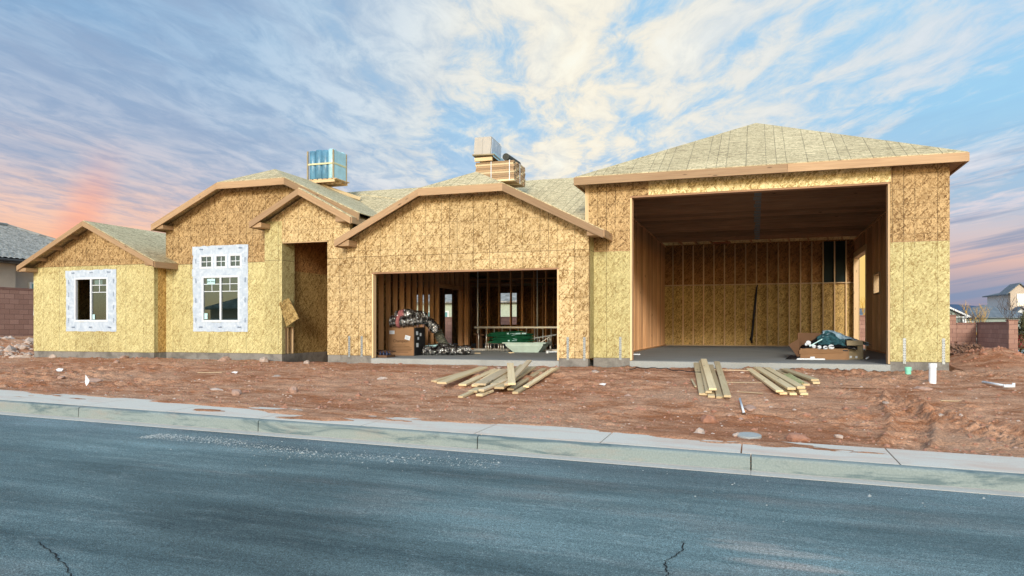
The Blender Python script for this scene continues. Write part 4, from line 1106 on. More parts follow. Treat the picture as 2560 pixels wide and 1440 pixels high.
m = MB(); m.tube([(-5.75, 20.85, FZ+.035), (-5.1, 20.95, FZ+.05)], .018, 8); m.cyl((-5.78, 20.83, FZ), .04, .07, 12); o = m.build('caster_pole', PVC, loc=(-5.6, 20.9, FZ)); tag(o, 'white pole with a round end by the right jamb of the double garage', 'pole')

# ------------------------------------------------------------------ inside the tall garage
ob_ = thing('flattened_box_heap', (1.5, 19.1, FZ), 'wide low open cardboard box with splayed flaps on the tall garage floor', 'box')
m = MB(); m.obox((1.53, 18.86, .07), (1.06, .012, .26), (R(4), 0, R(1))); HP(m, 'front_side', CARD, ob_)
m = MB(); m.obox((1.45, 18.82, .13), (.95, .01, .10), (R(20), R(-2.5), R(1))); HP(m, 'front_flap', CARD, ob_)
m = MB(); m.obox((1.53, 19.75, .14), (1.06, .012, .38), (R(-4), 0, R(0))); HP(m, 'back_side', CARDD, ob_)
m = MB(); m.obox((1.30, 19.78, .43), (.62, .012, .26), (R(-12), R(1), 0)); HP(m, 'back_flap', CARDD, ob_)
m = MB(); m.add([(1.0,18.86,-.05),(1.02,19.7,-.05),(1.0,19.7,.40),(.96,18.9,.42),(.74,18.98,.28),(.93,18.84,.0)], [(0,1,2,3),(0,3,4,5)]); HP(m, 'side_flap', CARDD, ob_)
m = MB(); m.obox((1.53, 19.3, FZ+.008), (1.0, .85, .01)); HP(m, 'bottom', CARDD, ob_)
m = MB(); m.obox((1.55, 19.25, .17), (.98, .8, .03), (R(2), 0, 0)); HP(m, 'filling', BLACK, ob_)
hp = MB(); n = 30; vs = []
def heap(u, v):
    return .24+.34*math.exp(-((u-.52)/.36)**2-((v-.6)/.38)**2)+.045*float(fbm(np.array([u*9.]), np.array([v*7.]), 3, 11)[0])
def sheet(u0, u1, v0, v1, x0, x1, y0, y1, dz, seed, n=26):
    vs = []
    for i in range(n+1):
        for j in range(n+1):
            u = u0+(u1-u0)*i/n; v = v0+(v1-v0)*j/n
            cr_ = .05*float(fbm(np.array([u*14.+seed]), np.array([v*14.]), 3, seed)[0])
            vs.append((x0+(x1-x0)*i/n+cr_*.6, y0+(y1-y0)*j/n, heap(u, v)+dz+cr_))
    m = MB(); m.add(vs, [(i*(n+1)+j, (i+1)*(n+1)+j, (i+1)*(n+1)+j+1, i*(n+1)+j+1) for i in range(n) for j in range(n)]); return m
def solid(m, name, mt, label, cat, loc):
    o = m.build(name, mt, loc=loc); s_ = o.modifiers.new('thick', 'SOLIDIFY'); s_.thickness = .006; return tag(o, label, cat)
m = sheet(0, 1, 0, 1, 1.05, 2.25, 18.82, 19.65, -.03, 21); solid(m, 'black_plastic_sheet', simple('black_film', (.012,.013,.015), .3, spec=.6), 'crumpled black plastic sheet filling the wide low box in the tall garage', 'plastic sheet', (1.6, 19.2, .2))
m = sheet(.30, .78, .10, .9, 1.40, 2.0, 18.86, 19.55, .012, 5); solid(m, 'teal_plastic_sheet', simple('teal_film', (.03,.09,.11), .3, var=.8, scale=12, spec=.6), 'crumpled teal plastic sheet on the middle of the black heap in the tall garage', 'plastic sheet', (1.6, 19.2, .3))
m = sheet(.42, 1.02, .35, 1., 1.52, 2.52, 19.1, 19.75, .03, 8); solid(m, 'pale_plastic_sheet', simple('pale_blue_film', (.26,.38,.47), .3, var=.5, scale=14, spec=.6), 'crumpled pale blue plastic sheet on top of the heap beside the standing box', 'plastic sheet', (2.0, 19.4, .3))
sh = thing('foam_pieces', (1.3, 18.95, .25), 'row of small white foam ovals on the front of the black plastic heap', 'foam')
for i, (x, z, r_) in enumerate(((1.18, .33, .06), (1.13, .29, .035), (1.22, .27, .03), (1.30, .245, .05), (1.42, .225, .05), (1.55, .215, .055), (1.68, .235, .07))):
    m = MB(); m.tube([(x, 18.86, z-.004), (x, 18.84, z+.012)], [r_, r_*.9], 10); o = HP(m, 'foam_oval', WHITE, sh)
m = MB(); m.bar((1.20, 18.84, .25), (1.48, 18.86, .42), .03, .02); HP(m, 'foam_strip', STICK, sh)
st = thing('standing_box', (2.2, 18.98, FZ), 'upright tan cardboard box with an open top flap right of the low box', 'box')
m = MB(); m.obox((2.20, 19.06, .16), (.34, .012, .44), (0, 0, R(2))); m.obox((2.20, 19.40, .16), (.34, .012, .44), (0, 0, R(2))); m.obox((2.375, 19.23, .16), (.012, .33, .44), (0, 0, R(2))); m.obox((2.03, 19.23, .16), (.012, .33, .44), (0, 0, R(2))); HP(m, 'box_body', CARDL, st)
m = MB(); m.obox((2.20, 19.01, .33), (.345, .012, .12), (R(-14), 0, R(2))); HP(m, 'flap', CARDL, st)
m = MB(); m.obox((2.47, 19.23, .33), (.20, .33, .012), (0, R(28), R(2))); HP(m, 'flap', CARDD, st)
for x in (2.12, 2.24):
    m = MB(); m.obox((x, 19.046, .0), (.05, .003, .05)); HP(m, 'printed_mark', WHITE, st)
m = MB(); m.box(.92, 1.52, 18.55, 18.60, FZ+.001, FZ+.035); m.box(1.20, 1.30, 18.55, 18.60, FZ+.035, FZ+.075); m.box(.90, .98, 18.50, 18.62, FZ+.001, FZ+.022); o = m.build('white_bracket', WHITE, loc=(1.2, 18.57, FZ), bevel=.004); tag(o, 'long white plastic bracket on the floor in front of the low cardboard box', 'bracket')
m = sheet(0, .3, 0, .3, .62, .98, 18.62, 19.0, -.30, 17, 12); solid(m, 'dark_rag', BLACK, 'small dark rag on the floor left of the low cardboard box in the tall garage', 'rag', (.8, 18.8, FZ))
m = MB(); m.tube([(2.43, 18.95, FZ+.02), (2.47, 18.97, FZ+.05), (2.50, 19.0, FZ+.07)], .018, 8); o = m.build('white_pipe_elbow', PVC, loc=(2.45, 18.97, FZ), smooth=True); tag(o, 'tiny white pipe elbow on the floor at the foot of the standing box', 'pipe')
m = MB(); m.tube([(.06, 30.77, 2.36), (.03, 30.76, 2.25), (-.02, 30.75, 1.7), (-.10, 30.74, 1.0), (-.15, 30.73, .35), (-.19, 30.74, .22), (-.15, 30.75, .06)], [.02,.035,.042,.045,.045,.06,.03], 10)
o = m.build('black_hose', BLACK, loc=(0, 30.75, 0), smooth=True); tag(o, 'black hose hanging down the studs of the tall garage back wall', 'hose')
m = MB(); m.obox((-3.43, 18.35, .98), (.08, .14, .14), (R(20), R(30), 0)); m.tube([(-3.45, 18.35, .9), (-3.42, 18.30, .75)], .012, 6); o = m.build('wire_bundle', WHITE, loc=(-3.43, 18.35, .9)); tag(o, 'small white wire bundle hanging on the left stud wall of the tall garage', 'wire')
m = MB(); m.obox((-3.1, 20.2, FZ+.02), (.22, .08, .03), (0, 0, R(8))); o = m.build('paper_scrap', WHITE, loc=(-3.1, 20.2, FZ)); tag(o, 'white scrap on the floor just inside the left side of the tall garage', 'litter')

# ------------------------------------------------------------------ loose boards on the dirt
def plank(P, Q, wd, th, label, mt=PLANK, group=None, roll=0.):
    P, Q = Vector(P), Vector(Q); c = (P+Q)/2; L = (Q-P).length
    m = MB(); m.box(-L/2, L/2, -wd/2, wd/2, -th/2, th/2)
    me_o = m.build('board', mt, uv='long', bevel=.004)
    d = (Q-P).normalized(); q = d.to_track_quat('X', 'Z')
    me_o.rotation_mode = 'XYZ'; me_o.rotation_euler = (q @ Euler((roll, 0, 0)).to_quaternion()).to_euler()
    me_o.location = c
    return tag(me_o, label, 'board', group)
G1, G2, G3 = 'boards in the scattered heap left of centre', 'boards in the fanned stack before the tall garage', 'boards in the right-hand stacks'
for P, Q, wd, lab in (
 ((-5.66,12.55,-.30),(-5.50,14.8,-.15),.10,'narrow board at the far left rear edge of the scattered heap'),
 ((-5.22,11.9,-.27),(-5.24,14.05,-.11),.16,'wide pale board lying over the left edge of the scattered heap'),
 ((-4.95,12.2,-.32),(-5.08,14.3,-.17),.13,'board with a thick broken front end, second from the left in the heap'),
 ((-4.72,12.25,-.33),(-4.97,14.35,-.17),.13,'board half under the wide middle board of the scattered heap'),
 ((-4.52,11.95,-.28),(-4.62,13.7,-.13),.19,'widest grey-tan board in the middle of the scattered heap'),
 ((-4.52,11.6,-.375),(-4.64,14.2,-.2),.14,'low board whose squared end sticks out below the middle of the heap'),
 ((-4.30,11.42,-.335),(-4.22,12.6,-.23),.09,'short board with a frayed metal-grey end at the front of the heap'),
 ((-4.31,11.35,-.41),(-4.27,11.8,-.37),.11,'short offcut lying flat in front of the heap, near its middle'),
 ((-4.56,11.15,-.43),(-4.54,11.6,-.385),.08,'small block-like offcut at the very front left of the heap'),
 ((-4.12,11.8,-.32),(-4.38,14.6,-.12),.15,'broad board directly left of the cross board on top of the heap'),
 ((-4.0,12.05,-.36),(-4.21,14.9,-.17),.10,'narrow board under the cross board on the right of the heap'),
 ((-3.82,11.75,-.39),(-3.99,15.2,-.165),.09,'longest, lowest board at the right edge of the scattered heap'),
 ((-3.80,12.3,-.33),(-3.86,14.4,-.13),.09,'board just left of the longest one at the right edge of the heap'),
 ((-3.86,11.7,-.24),(-4.62,13.9,-.02),.115,'cross board lying on top of the scattered heap, pointing at the street'),
 ((-3.98,11.8,-.26),(-4.32,14.2,.03),.09,'raised board whose far tip rises highest behind the heap'),
 ((-4.28,12.0,-.28),(-4.6,14.7,-.09),.12,'board lying second from the top in the middle of the scattered heap')):
    plank(P, Q, wd*1.12, .038, lab, PLANK if 'grey' not in lab and 'frayed' not in lab and 'raised' not in lab else PLANKW, G1)
for P, Q, wd, lab in (
 ((-.81,12.30,-.375),(-1.19,16.05,-.06),.13,'leftmost board of the fanned stack'),
 ((-.66,12.30,-.29),(-1.05,16.1,.02),.12,'top board of the fanned stack, with its square end showing'),
 ((-.54,12.10,-.40),(-.90,15.9,-.09),.11,'flat board under the right side of the fanned stack'),
 ((-.67,12.12,-.395),(-1.02,15.9,-.09),.11,'bottom board in the middle of the fanned stack'),
 ((-.42,11.95,-.365),(-.78,16.1,-.03),.11,'rightmost board of the fanned stack, with a pointed front end'),
 ((-.72,12.26,-.335),(-1.10,16.1,-.02),.10,'yellow-ended board right below the top board of the fanned stack')):
    plank(P, Q, wd, .038, lab, PLANK, G2)
plank((-.98,12.98,-.31),(-1.11,13.78,-.24), .035, .02, 'thin stick leaning beside the left board of the fanned stack', PLANK)
for P, Q, wd, lab in (
 ((.36,12.57,-.317),(-.13,15.3,-.12),.12,'leftmost board of the right-hand stack, one layer up'),
 ((.54,12.61,-.275),(.02,15.2,-.082),.13,'middle board on the top layer of the right-hand stack'),
 ((.69,12.73,-.264),(.20,15.1,-.087),.13,'right board on the top layer of the right-hand stack'),
 ((.42,12.62,-.356),(-.02,14.7,-.185),.12,'bottom left board of the right-hand stack'),
 ((.565,12.58,-.358),(.18,14.7,-.183),.11,'bottom middle board of the right-hand stack'),
 ((.73,12.61,-.356),(.32,14.6,-.188),.12,'bottom right board of the right-hand stack'),
 ((.71,12.67,-.312),(.28,14.7,-.145),.11,'second-layer board at the right side of the right-hand stack'),
 ((.97,13.8,-.209),(.53,15.4,-.12),.14,'top board of the small rear stack right of the right-hand stack'),
 ((.81,13.51,-.273),(.44,15.7,-.165),.12,'lower left board of the small rear stack'),
 ((.99,13.74,-.254),(.76,14.9,-.20),.12,'short lower right board of the small rear stack')):
    plank(P, Q, wd, .038, lab, PLANK, G3)
m = MB(); m.add([(.48,14.5,-.165),(.60,14.7,-.15),(.78,13.5,-.235),(.70,13.4,-.245)], [(0,1,2,3)]); m.v += [(x, y, z-.012) for x, y, z in m.v[:4]]; m.f += [(7,6,5,4),(0,4,5,1),(1,5,6,2),(2,6,7,3),(3,7,4,0)]; m.m += [0]*5
o = m.build('sheathing_scrap', osb('osb_green', (.42,.43,.22), (.35,.34,.15), (.2,.18,.07)), loc=(.6,14,-.2)); tag(o, 'greenish triangular sheathing scrap between the right-hand stack and the small rear stack', 'offcut')
for x, y, l_, a, lab in ((-.25,13.6,.7,8,'thin splinter of wood on the dirt just right of the fanned stack'),(-.28,15.0,1.0,-3,'long thin lath on the dirt near the slab, behind the fanned stack'),(-.1,12.7,.45,-25,'short thin stick between the fanned stack and the right-hand stack'),(1.35,13.5,1.1,10,'dark weathered lath lying right of the small rear stack'),(-11.0,12.9,.5,25,'thin twig on the dirt in front of the small-windowed left wing'),(2.85,12.8,.35,5,'short pale wood strip right of the white upright pipe')):
    z = gz(x, y)+.015; m = MB(); m.obox((0,0,0), (l_, .03, .012)); o = m.build('lath', PLANKW if 'dark' not in lab else CARDD, uv='long'); o.location = (x, y, z); o.rotation_euler = (0, 0, R(a)); tag(o, lab, 'lath')

# ------------------------------------------------------------------ pipes, lid, litter, rocks
def up_pipe(name, x, y, r, z0, z1, cap, mt, label):
    t_ = thing(name, (x, y, z0), label, 'pipe')
    m = MB(); m.tube([(x, y, z0-.2), (x+.006, y, z1-.05)], r, 18); HP(m, 'pipe_body', mt, t_, smooth=False)
    m = MB(); m.tube([(x+.006, y, z1-.07), (x+.006, y, z1)], r*1.13, 18); HP(m, 'cap', mt, t_)
z = gz(2.72, 15.6); up_pipe('green_pipe_stub', 2.72, 15.6, .052, z, -.045, 1, GREENPVC, 'short green pipe stub standing by the right pier of the tall garage')
z = gz(2.88, 14.35); up_pipe('white_pipe_stub', 2.88, 14.35, .058, z, .085, 1, PVC, 'upright white pipe sticking out of the dirt right of the green stub')
t_ = thing('white_lying_pipe', (3.7, 14.0, gz(3.7, 14.0)), 'white pipe with a tee end lying on the dirt at the far right', 'pipe')
z = gz(3.7, 14.0)+.04
m = MB(); m.tube([(3.62, 14.3, z+.02), (3.82, 13.72, z)], .019, 8); HP(m, 'pipe_body', PVC, t_, smooth=True)
m = MB(); m.tube([(3.76, 13.70, z), (3.92, 13.74, z)], .026, 8); m.tube([(3.91, 13.74, z-.02), (3.91, 13.74, z+.05)], .022, 8); HP(m, 'tee', PVC, t_, smooth=True)
t_ = thing('white_pipe_stake', (-.19, 11.3, -.5), 'thin white pipe leaning over a flat pink rock in front of the boards', 'pipe')
m = MB(); m.tube([(-.24, 12.01, -.40), (-.155, 10.85, -.51)], .016, 10); HP(m, 'pipe_body', PVC, t_, smooth=True)
m = MB(); m.tube([(-.156, 10.88, -.507), (-.150, 10.78, -.517)], .022, 10); HP(m, 'end_cap', CARDD, t_)
m = MB(); m.tube([(-.08, 9.42, -.625), (-.08, 9.42, -.595), (-.08, 9.42, -.590)], [.145, .145, .135], 28); o = m.build('valve_lid', SLAB, loc=(-.08, 9.42, -.60)); o.rotation_euler = (R(5), R(1), 0); tag(o, 'round grey valve lid at the back edge of the sidewalk', 'lid')

def rock(x, y, r, mt, label, sq=(1,1,.6), seed=0, cat='rock', sink=.25, group=None, name='rock'):
    import bmesh
    bm = bmesh.new(); bmesh.ops.create_icosphere(bm, subdivisions=3, radius=1)
    rn = random.Random(seed*13+5); ph = [rn.uniform(0, 6) for _ in range(9)]
    cuts = [(Vector((rn.uniform(-1,1), rn.uniform(-1,1), rn.uniform(-.6,1))).normalized(), rn.uniform(.62, .85)) for _ in range(9)]
    for v in bm.verts:
        p = v.co.copy()
        for nrm_, dd in cuts:
            e_ = p.dot(nrm_)-dd
            if e_ > 0: p = p-nrm_*e_
        p *= 1+.05*math.sin(p.x*7+ph[0])*math.sin(p.y*6+ph[1])+.04*math.sin(p.z*9+ph[2])
        v.co = Vector((p.x*r*sq[0], p.y*r*sq[1], p.z*r*sq[2]))
    me = bpy.data.meshes.new(name); bm.to_mesh(me); bm.free(); me.materials.append(mt)
    o = bpy.data.objects.new(name, me); COL.objects.link(o); o.location = (x, y, gz(x, y)+r*sq[2]*(1-2*sink)*.6); o.rotation_euler = (0, 0, rn.uniform(0, 3))
    return tag(o, label, cat, group)
rock(-11.95, 10.85, .17, ROCK, 'flat brown rock behind the small white flag at the left', (1.15,.8,.45), 1)
rock(-8.25, 10.3, .11, ROCK, 'rounded pink rock near the sidewalk, left of centre', (.85,.8,.8), 2)
rock(-.09, 11.25, .14, ROCK, 'flat pink rock under the thin leaning white pipe', (1.3,.7,.35), 3)
rock(-.60, 10.3, .13, ROCKD, 'big red clod between the fanned boards and the sidewalk', (1.1,.9,.65), 4, 'clod')
rock(-.66, 9.36, .085, ROCKW, 'pale stone on the sidewalk edge left of the round lid', (1,.9,.8), 5)
rock(-.22, 9.42, .06, ROCKW, 'smaller tan stone touching the dirt beside the round lid', (1.1,.9,.7), 6)
rock(2.45, 11.65, .065, ROCKW, 'white stone on the right above the tyre tracks', (1.2,.9,.7), 7)
rock(2.66, 11.5, .05, ROCKW, 'small upright white stone right of the larger one above the tyre tracks', (.8,.8,1.1), 8)
rock(1.80, 12.0, .05, ROCKW, 'thin white stone lying in the upper tyre track', (1.6,.6,.5), 9)
rock(.95, 9.75, .06, ROCKW, 'bright white stone low between the lid and the tyre tracks', (1.2,.8,.6), 10)
rock(.45, 9.40, .13, ROCKD, 'red clod at the sidewalk edge right of the round lid', (1.3,.9,.5), 11, 'clod')
rock(2.6, 13.6, .11, ROCK, 'flat pale rock right of the upright white pipe', (1.4,.7,.4), 12)
rock(-13.1, 15.9, .16, ROCK, 'pink rock against the foundation below the big window', (1.2,.7,.6), 13)
rock(-11.95, 16.0, .17, ROCKW, 'pale pink rock at the left foot of the porch', (1.1,.7,.75), 14)
rock(-10.55, 15.8, .10, ROCKW, 'pale rock on the dirt in front of the porch opening', (1.2,.7,.6), 15)
rock(-16.3, 15.8, .13, ROCK, 'flat tan rock at the base of the left wing, by its right corner', (1.4,.7,.5), 16)
rock(-18.9, 15.8, .12, ROCKW, 'white-topped rock at the base of the left wing, under its window', (1,.8,.8), 17)
rock(-19.8, 15.6, .15, ROCKW, 'low pale rock near the left corner of the left wing', (1.5,.8,.5), 18)
rock(-15.2, 14.5, .10, ROCK, 'small pink rock on the dirt before the side of the middle wing', (1.2,.8,.6), 19)
rock(-9.2, 12.7, .08, ROCKW, 'thin white rock left of centre on the dirt', (1.5,.6,.4), 20)
rock(-6.9, 12.9, .09, ROCKW, 'small white rock on the dirt in front of the left garage pier', (1.3,.8,.5), 21)
rock(-5.3, 15.2, .08, ROCKW, 'pale chip of concrete near the double garage slab', (1.6,.7,.4), 22)
rock(-3.05, 14.6, .09, ROCKW, 'pale chip of stone before the pier between the garages', (1.5,.7,.4), 23)
rock(-12.8, 10.9, .09, ROCK, 'small tan rock left of the flat brown rock', (1.2,.8,.5), 24)
rock(-8.9, 10.6, .10, ROCKW, 'long flat white rock left of the rounded pink rock', (1.8,.6,.4), 25)
rock(-7.55, 10.9, .09, ROCK, 'pink clod right of the rounded pink rock', (1,.8,.9), 26, 'clod')
# stones and clods too many to count
rs = np.random.RandomState(5)
ico = [(0,0,1)]+[(math.cos(a)*.9, math.sin(a)*.9, .35) for a in np.arange(5)*2*math.pi/5]+[(math.cos(a)*.9, math.sin(a)*.9, -.4) for a in np.arange(5)*2*math.pi/5+.6]
icf = [(0,i+1,(i+1) % 5+1) for i in range(5)]+[(i+1,i+6,(i+1) % 5+1) for i in range(5)]+[((i+1) % 5+1,i+6,(i+1) % 5+6) for i in range(5)]
def scatter(name, mt, xs, ys, rr, zf, flat=.6, kind='stuff'):
    zs = zf(xs, ys); m = MB(); base_ = np.array(ico)
    for x, y, z, r in zip(xs, ys, zs, rr):
        a = rs.uniform(0, 6.3); sx, sy = rs.uniform(.7, 1.4), rs.uniform(.7, 1.1)
        b = base_*np.array([sx, sy, flat])*r*(1+rs.uniform(-.22, .22, (11, 1)))
        ca, sa = math.cos(a), math.sin(a)
        vs = [(x+p[0]*ca-p[1]*sa, y+p[0]*sa+p[1]*ca, z+p[2]) for p in b]
        m.add(vs, icf)
    o = m.build(name, mt, uv=None); tag(o, kind=kind); return o
def yard_pts(n, x0=-22, x1=5.2, y0=9.2, y1=16.4):
    return rs.uniform(x0, x1, n), y0+(y1-y0)*rs.uniform(0, 1, n)**1.25
x, y = yard_pts(1300); o = scatter('pebbles', ROCKW, x, y, rs.exponential(.006, 1300)+.007, ground_z)
x, y = yard_pts(4200); o = scatter('dirt_clods', ROCKD, x, y, rs.exponential(.010, 4200)+.008, ground_z, .75)
x, y = yard_pts(700); o = scatter('pink_stones', ROCK, x, y, rs.exponential(.010, 700)+.010, ground_z, .6)
n = 320; x = rs.uniform(-24.2, -20.2, n); y = rs.uniform(15.4, 19.2, n); scatter('rubble', ROCKW, x, y, rs.exponential(.05, n)+.02, ground_z, .7)
n = 320; x = rs.normal(5.5, .9, n); y = rs.normal(18.3, .9, n); x = np.clip(x, 3.95, 9); scatter('mound_clods', ROCKD, x, y, rs.exponential(.013, n)+.012, ground_z, .8)
n = 2300; t_ = rs.uniform(0, 1, n)**1.9; x = -7.1+t_*4.6; y = 7.2+rs.normal(0, .10, n)+.12*np.sin(x*1.7)+t_*.10*rs.normal(0, 1, n); y = np.clip(y, 6.3, 7.8)
GRAV = rock_mat('white_gravel', (.38,.42,.42))
scatter('road_gravel', GRAV, x, y, rs.exponential(.0022, n)+.003, lambda X, Y: -.784+SL*X, .7)
n = 170; x = rs.uniform(-8, 3, n); y = 7.8-np.abs(rs.normal(0, .8, n)); scatter('road_grit', GRAV, x, y, rs.exponential(.003, n)+.003, lambda X, Y: -.784+SL*X, .7)

def scrap(x, y, pts, mt, label, name='paper_scrap', lift=.02):
    z = gz(x, y)+lift; m = MB(); n = len(pts)
    m.add([(p[0], p[1], p[2]) for p in pts]+[(p[0], p[1]+.004, p[2]+.002) for p in pts], [tuple(range(n)), tuple(range(2*n-1, n-1, -1))]+[(i, i+n, (i+1) % n+n, (i+1) % n) for i in range(n)])
    o = m.build(name, mt, uv=None); o.location = (x, y, z); return tag(o, label, 'litter')
scrap(-11.25, 10.1, [(-.05,0,.12),(.03,.01,.02),(.02,0,-.03),(-.03,0,-.08),(-.06,0,-.02)], WHITE, 'small upright white scrap in front of the flat brown rock at left', lift=.10)
scrap(-14.28, 12.1, [(-.09,0,.02),(-.03,0,.05),(.09,.03,.04),(.08,0,-.01),(-.05,0,-.02)], WHITE, 'white paper scrap on the dirt in front of the left wing')
scrap(-10.39, 12.9, [(-.07,0,.01),(0,0,.03),(.08,.03,.02),(.05,0,-.01)], WHITE, 'small white paper scrap on the dirt before the big window')
scrap(-2.6, 13.0, [(-.06,0,.01),(0,0,.03),(.07,.03,.02),(.04,0,-.01)], WHITE, 'tiny white paper scrap right of the scattered board heap')
# cable on the dirt near the tall garage
pts = []
for i in range(24):
    t_ = i/23; X_ = -2.5+1.9*t_; Y_ = 15.4-.5*math.sin(t_*3.1)-1.0*t_**3; pts.append((X_, Y_, gz(X_, Y_)+.015+.07*math.sin(t_*3.14)))
m = MB(); m.tube(pts, .009, 6); o = m.build('black_cable', BLACK, loc=(-1.5, 15, -.2), smooth=True); tag(o, 'thin black cable looping over the dirt before the tall garage slab', 'cable')

# cracks in the asphalt: thin raised tar-dark ribbons
def crack(name, pts, wd, seed):
    rn = random.Random(seed); P = []
    for (x0, y0), (x1, y1) in zip(pts, pts[1:]):
        n = 9
        for i in range(n): P.append((x0+(x1-x0)*i/n+rn.uniform(-.012, .012), y0+(y1-y0)*i/n+rn.uniform(-.012, .012)))
    vs = []
    for i, (x, y) in enumerate(P):
        a, b = P[max(0, i-1)], P[min(len(P)-1, i+1)]; dx, dy = b[0]-a[0], b[1]-a[1]; L = math.hypot(dx, dy) or 1
        ww = wd*(.35+.65*rn.random())*min(1, i/3+.2); z = -.784+SL*x+.004
        vs += [(x-dy/L*ww, y+dx/L*ww, z), (x+dy/L*ww, y-dx/L*ww, z)]
    m = MB(); m.add(vs, [(i*2, i*2+1, i*2+3, i*2+2) for i in range(len(P)-1)]); o = m.build(name, simple('crack_shadow', (.012,.016,.018), .95), uv=None); tag(o, kind='structure')
crack('road_crack', [(-.48, 5.25), (-.47, 5.02), (-.50, 4.90), (-.55, 4.76), (-.53, 4.62), (-.50, 4.5), (-.53, 4.38), (-.56, 4.2)], .006, 2)
crack('road_crack', [(-4.45, 3.62), (-4.1, 3.45), (-3.8, 3.28), (-3.55, 3.12), (-3.3, 3.02)], .006, 3)

# ------------------------------------------------------------------ garden walls
def block_wall(name, x0, y0, x1, y1, z0, z1, label, th=.15):
    a, b = Vector((x0, y0, 0)), Vector((x1, y1, 0)); d = (b-a).normalized(); s_ = Vector((-d.y, d.x, 0))*th/2
    t_ = thing(name, ((x0+x1)/2, (y0+y1)/2, z0), label, 'wall')
    def slab(w_, za, zb, mt, nm):
        s2 = s_*w_; P = [a-s2, b-s2, b+s2, a+s2]; m = MB()
        m.add([(p.x, p.y, za) for p in P]+[(p.x, p.y, zb) for p in P], [(3,2,1,0),(4,5,6,7),(0,1,5,4),(1,2,6,5),(2,3,7,6),(3,0,4,7)]); HP(m, nm, mt, t_)
    slab(1., z0, z1-.09, BLOCK, 'blockwork'); slab(1.15, z1-.088, z1, simple('block_cap', (.22,.12,.095), .9) if 'block_cap' not in bpy.data.materials else bpy.data.materials['block_cap'], 'cap')
    return t_
block_wall('block_wall', -27.9, 8, -27.9, 40.3, -.9, 2.25, 'brown concrete block garden wall on the left between the two houses')
block_wall('block_wall', -27.8, 40.6, 9.15, 40.6, -1.6, 1.28, 'tall red-brown block wall behind the house, seen through its side door')
block_wall('block_wall', 9.16, 40.6, 10.0, 40.6, -1.6, .90, 'short lower step of block wall at the right behind the dirt mound')
t_ = block_wall('block_wall', 10.12, 36.1, 10.12, 40.66, -1.6, .92, 'block wall running towards the street at the far right, with a pillar at its end')
m = MB(); m.box(9.99, 10.32, 35.72, 36.05, -1.6, .96); HP(m, 'pillar', BLOCK, t_); m = MB(); m.box(9.96, 10.35, 35.69, 36.08, .961, 1.0); HP(m, 'pillar_cap', bpy.data.materials['block_cap'], t_)

# ------------------------------------------------------------------ neighbouring houses
def tile_field(m, p00, p10, p01, p11, nu, nv, row=.36, wave=.26, amp=.05):
    A_, B_, C_, D2 = map(Vector, (p00, p10, p01, p11)); nrm_ = (B_-A_).cross(C_-A_).normalized(); nrm_ = nrm_ if nrm_.z > 0 else -nrm_
    L = (B_-A_).length; H_ = (C_-A_).length; vs = []
    for j in range(nv+1):
        v = j/nv
        for i in range(nu+1):
            u = i/nu; p = (A_*(1-u)+B_*u)*(1-v)+(C_*(1-u)+D2*u)*v
            h = amp*abs(math.sin(math.pi*u*L/wave))+.035*(1-((v*H_/row) % 1))
            vs.append(p+nrm_*h)
    m.add(vs, [(j*(nu+1)+i, j*(nu+1)+i+1, (j+1)*(nu+1)+i+1, (j+1)*(nu+1)+i) for j in range(nv) for i in range(nu)])
nh = thing('neighbour_house', (-35, 22, 0), 'beige stucco house with a grey tiled roof behind the left garden wall', 'house')
m = MB(); m.box(-39.5, -31.2, 10, 31.0, -.5, 3.45); HP(m, 'wall', STUCCO, nh)
m = MB(); m.box(-31.2, -30.9, 10, 24.05, -.5, 3.45); HP(m, 'projecting_wall', STUCCO, nh)
m = MB()
tile_field(m, (-30.4, 8.5, 3.62), (-30.4, 31.4, 3.62), (-35, 13.1, 5.62), (-35, 26.8, 5.62), 420, 84)
m.add([(-39.6, 31.4, 3.6), (-30.4, 31.4, 3.62), (-35, 26.8, 5.62), (-39.6, 8.5, 3.6), (-35, 13.1, 5.62), (-30.4, 8.5, 3.6)], [(0,1,2),(3,0,2,4),(5,3,4)])
m.box(-39.4, -30.6, 8.7, 31.2, 3.46, 3.58); HP(m, 'roof', TILE, nh)
m = MB()
for i in range(46):
    y = 8.6+i*.5; m.tube([(-30.36, y, 3.56), (-30.36, y+.47, 3.60)], .075, 8)
m2 = MB(); m2.tube([(-30.36, 8.5, 3.56), (-30.36, 31.4, 3.56)], .07, 8); HP(m2, 'eave_tiles', simple('dark_tile_end', (.05,.05,.05), .8), nh)
m = MB(); m.tube([(-35, 13.1, 5.70), (-35, 26.8, 5.70)], .10, 8); HP(m, 'ridge_tiles', TILE, nh)
m = MB(); m.tube([(-35, 26.8, 5.68), (-30.4, 31.4, 3.70)], .09, 8); HP(m, 'hip_tiles', TILE, nh)
m = MB(); m.box(-31.19, -31.12, 24.9, 27.2, 1.3, 2.72); wn = HP(m, 'window', TRIM, nh); m = MB(); m.box(-31.115, -31.10, 25.0, 27.1, 1.38, 2.64); HP(m, 'pane', simple('teal_glass', (.12,.30,.30), .1, spec=.9), wn)
m = MB(); m.box(-30.89, -30.84, 20.6, 21.9, 1.3, 2.6); wn = HP(m, 'window', TRIM, nh); m = MB(); m.box(-30.835, -30.82, 20.7, 21.8, 1.38, 2.52); HP(m, 'pane', bpy.data.materials['teal_glass'], wn)

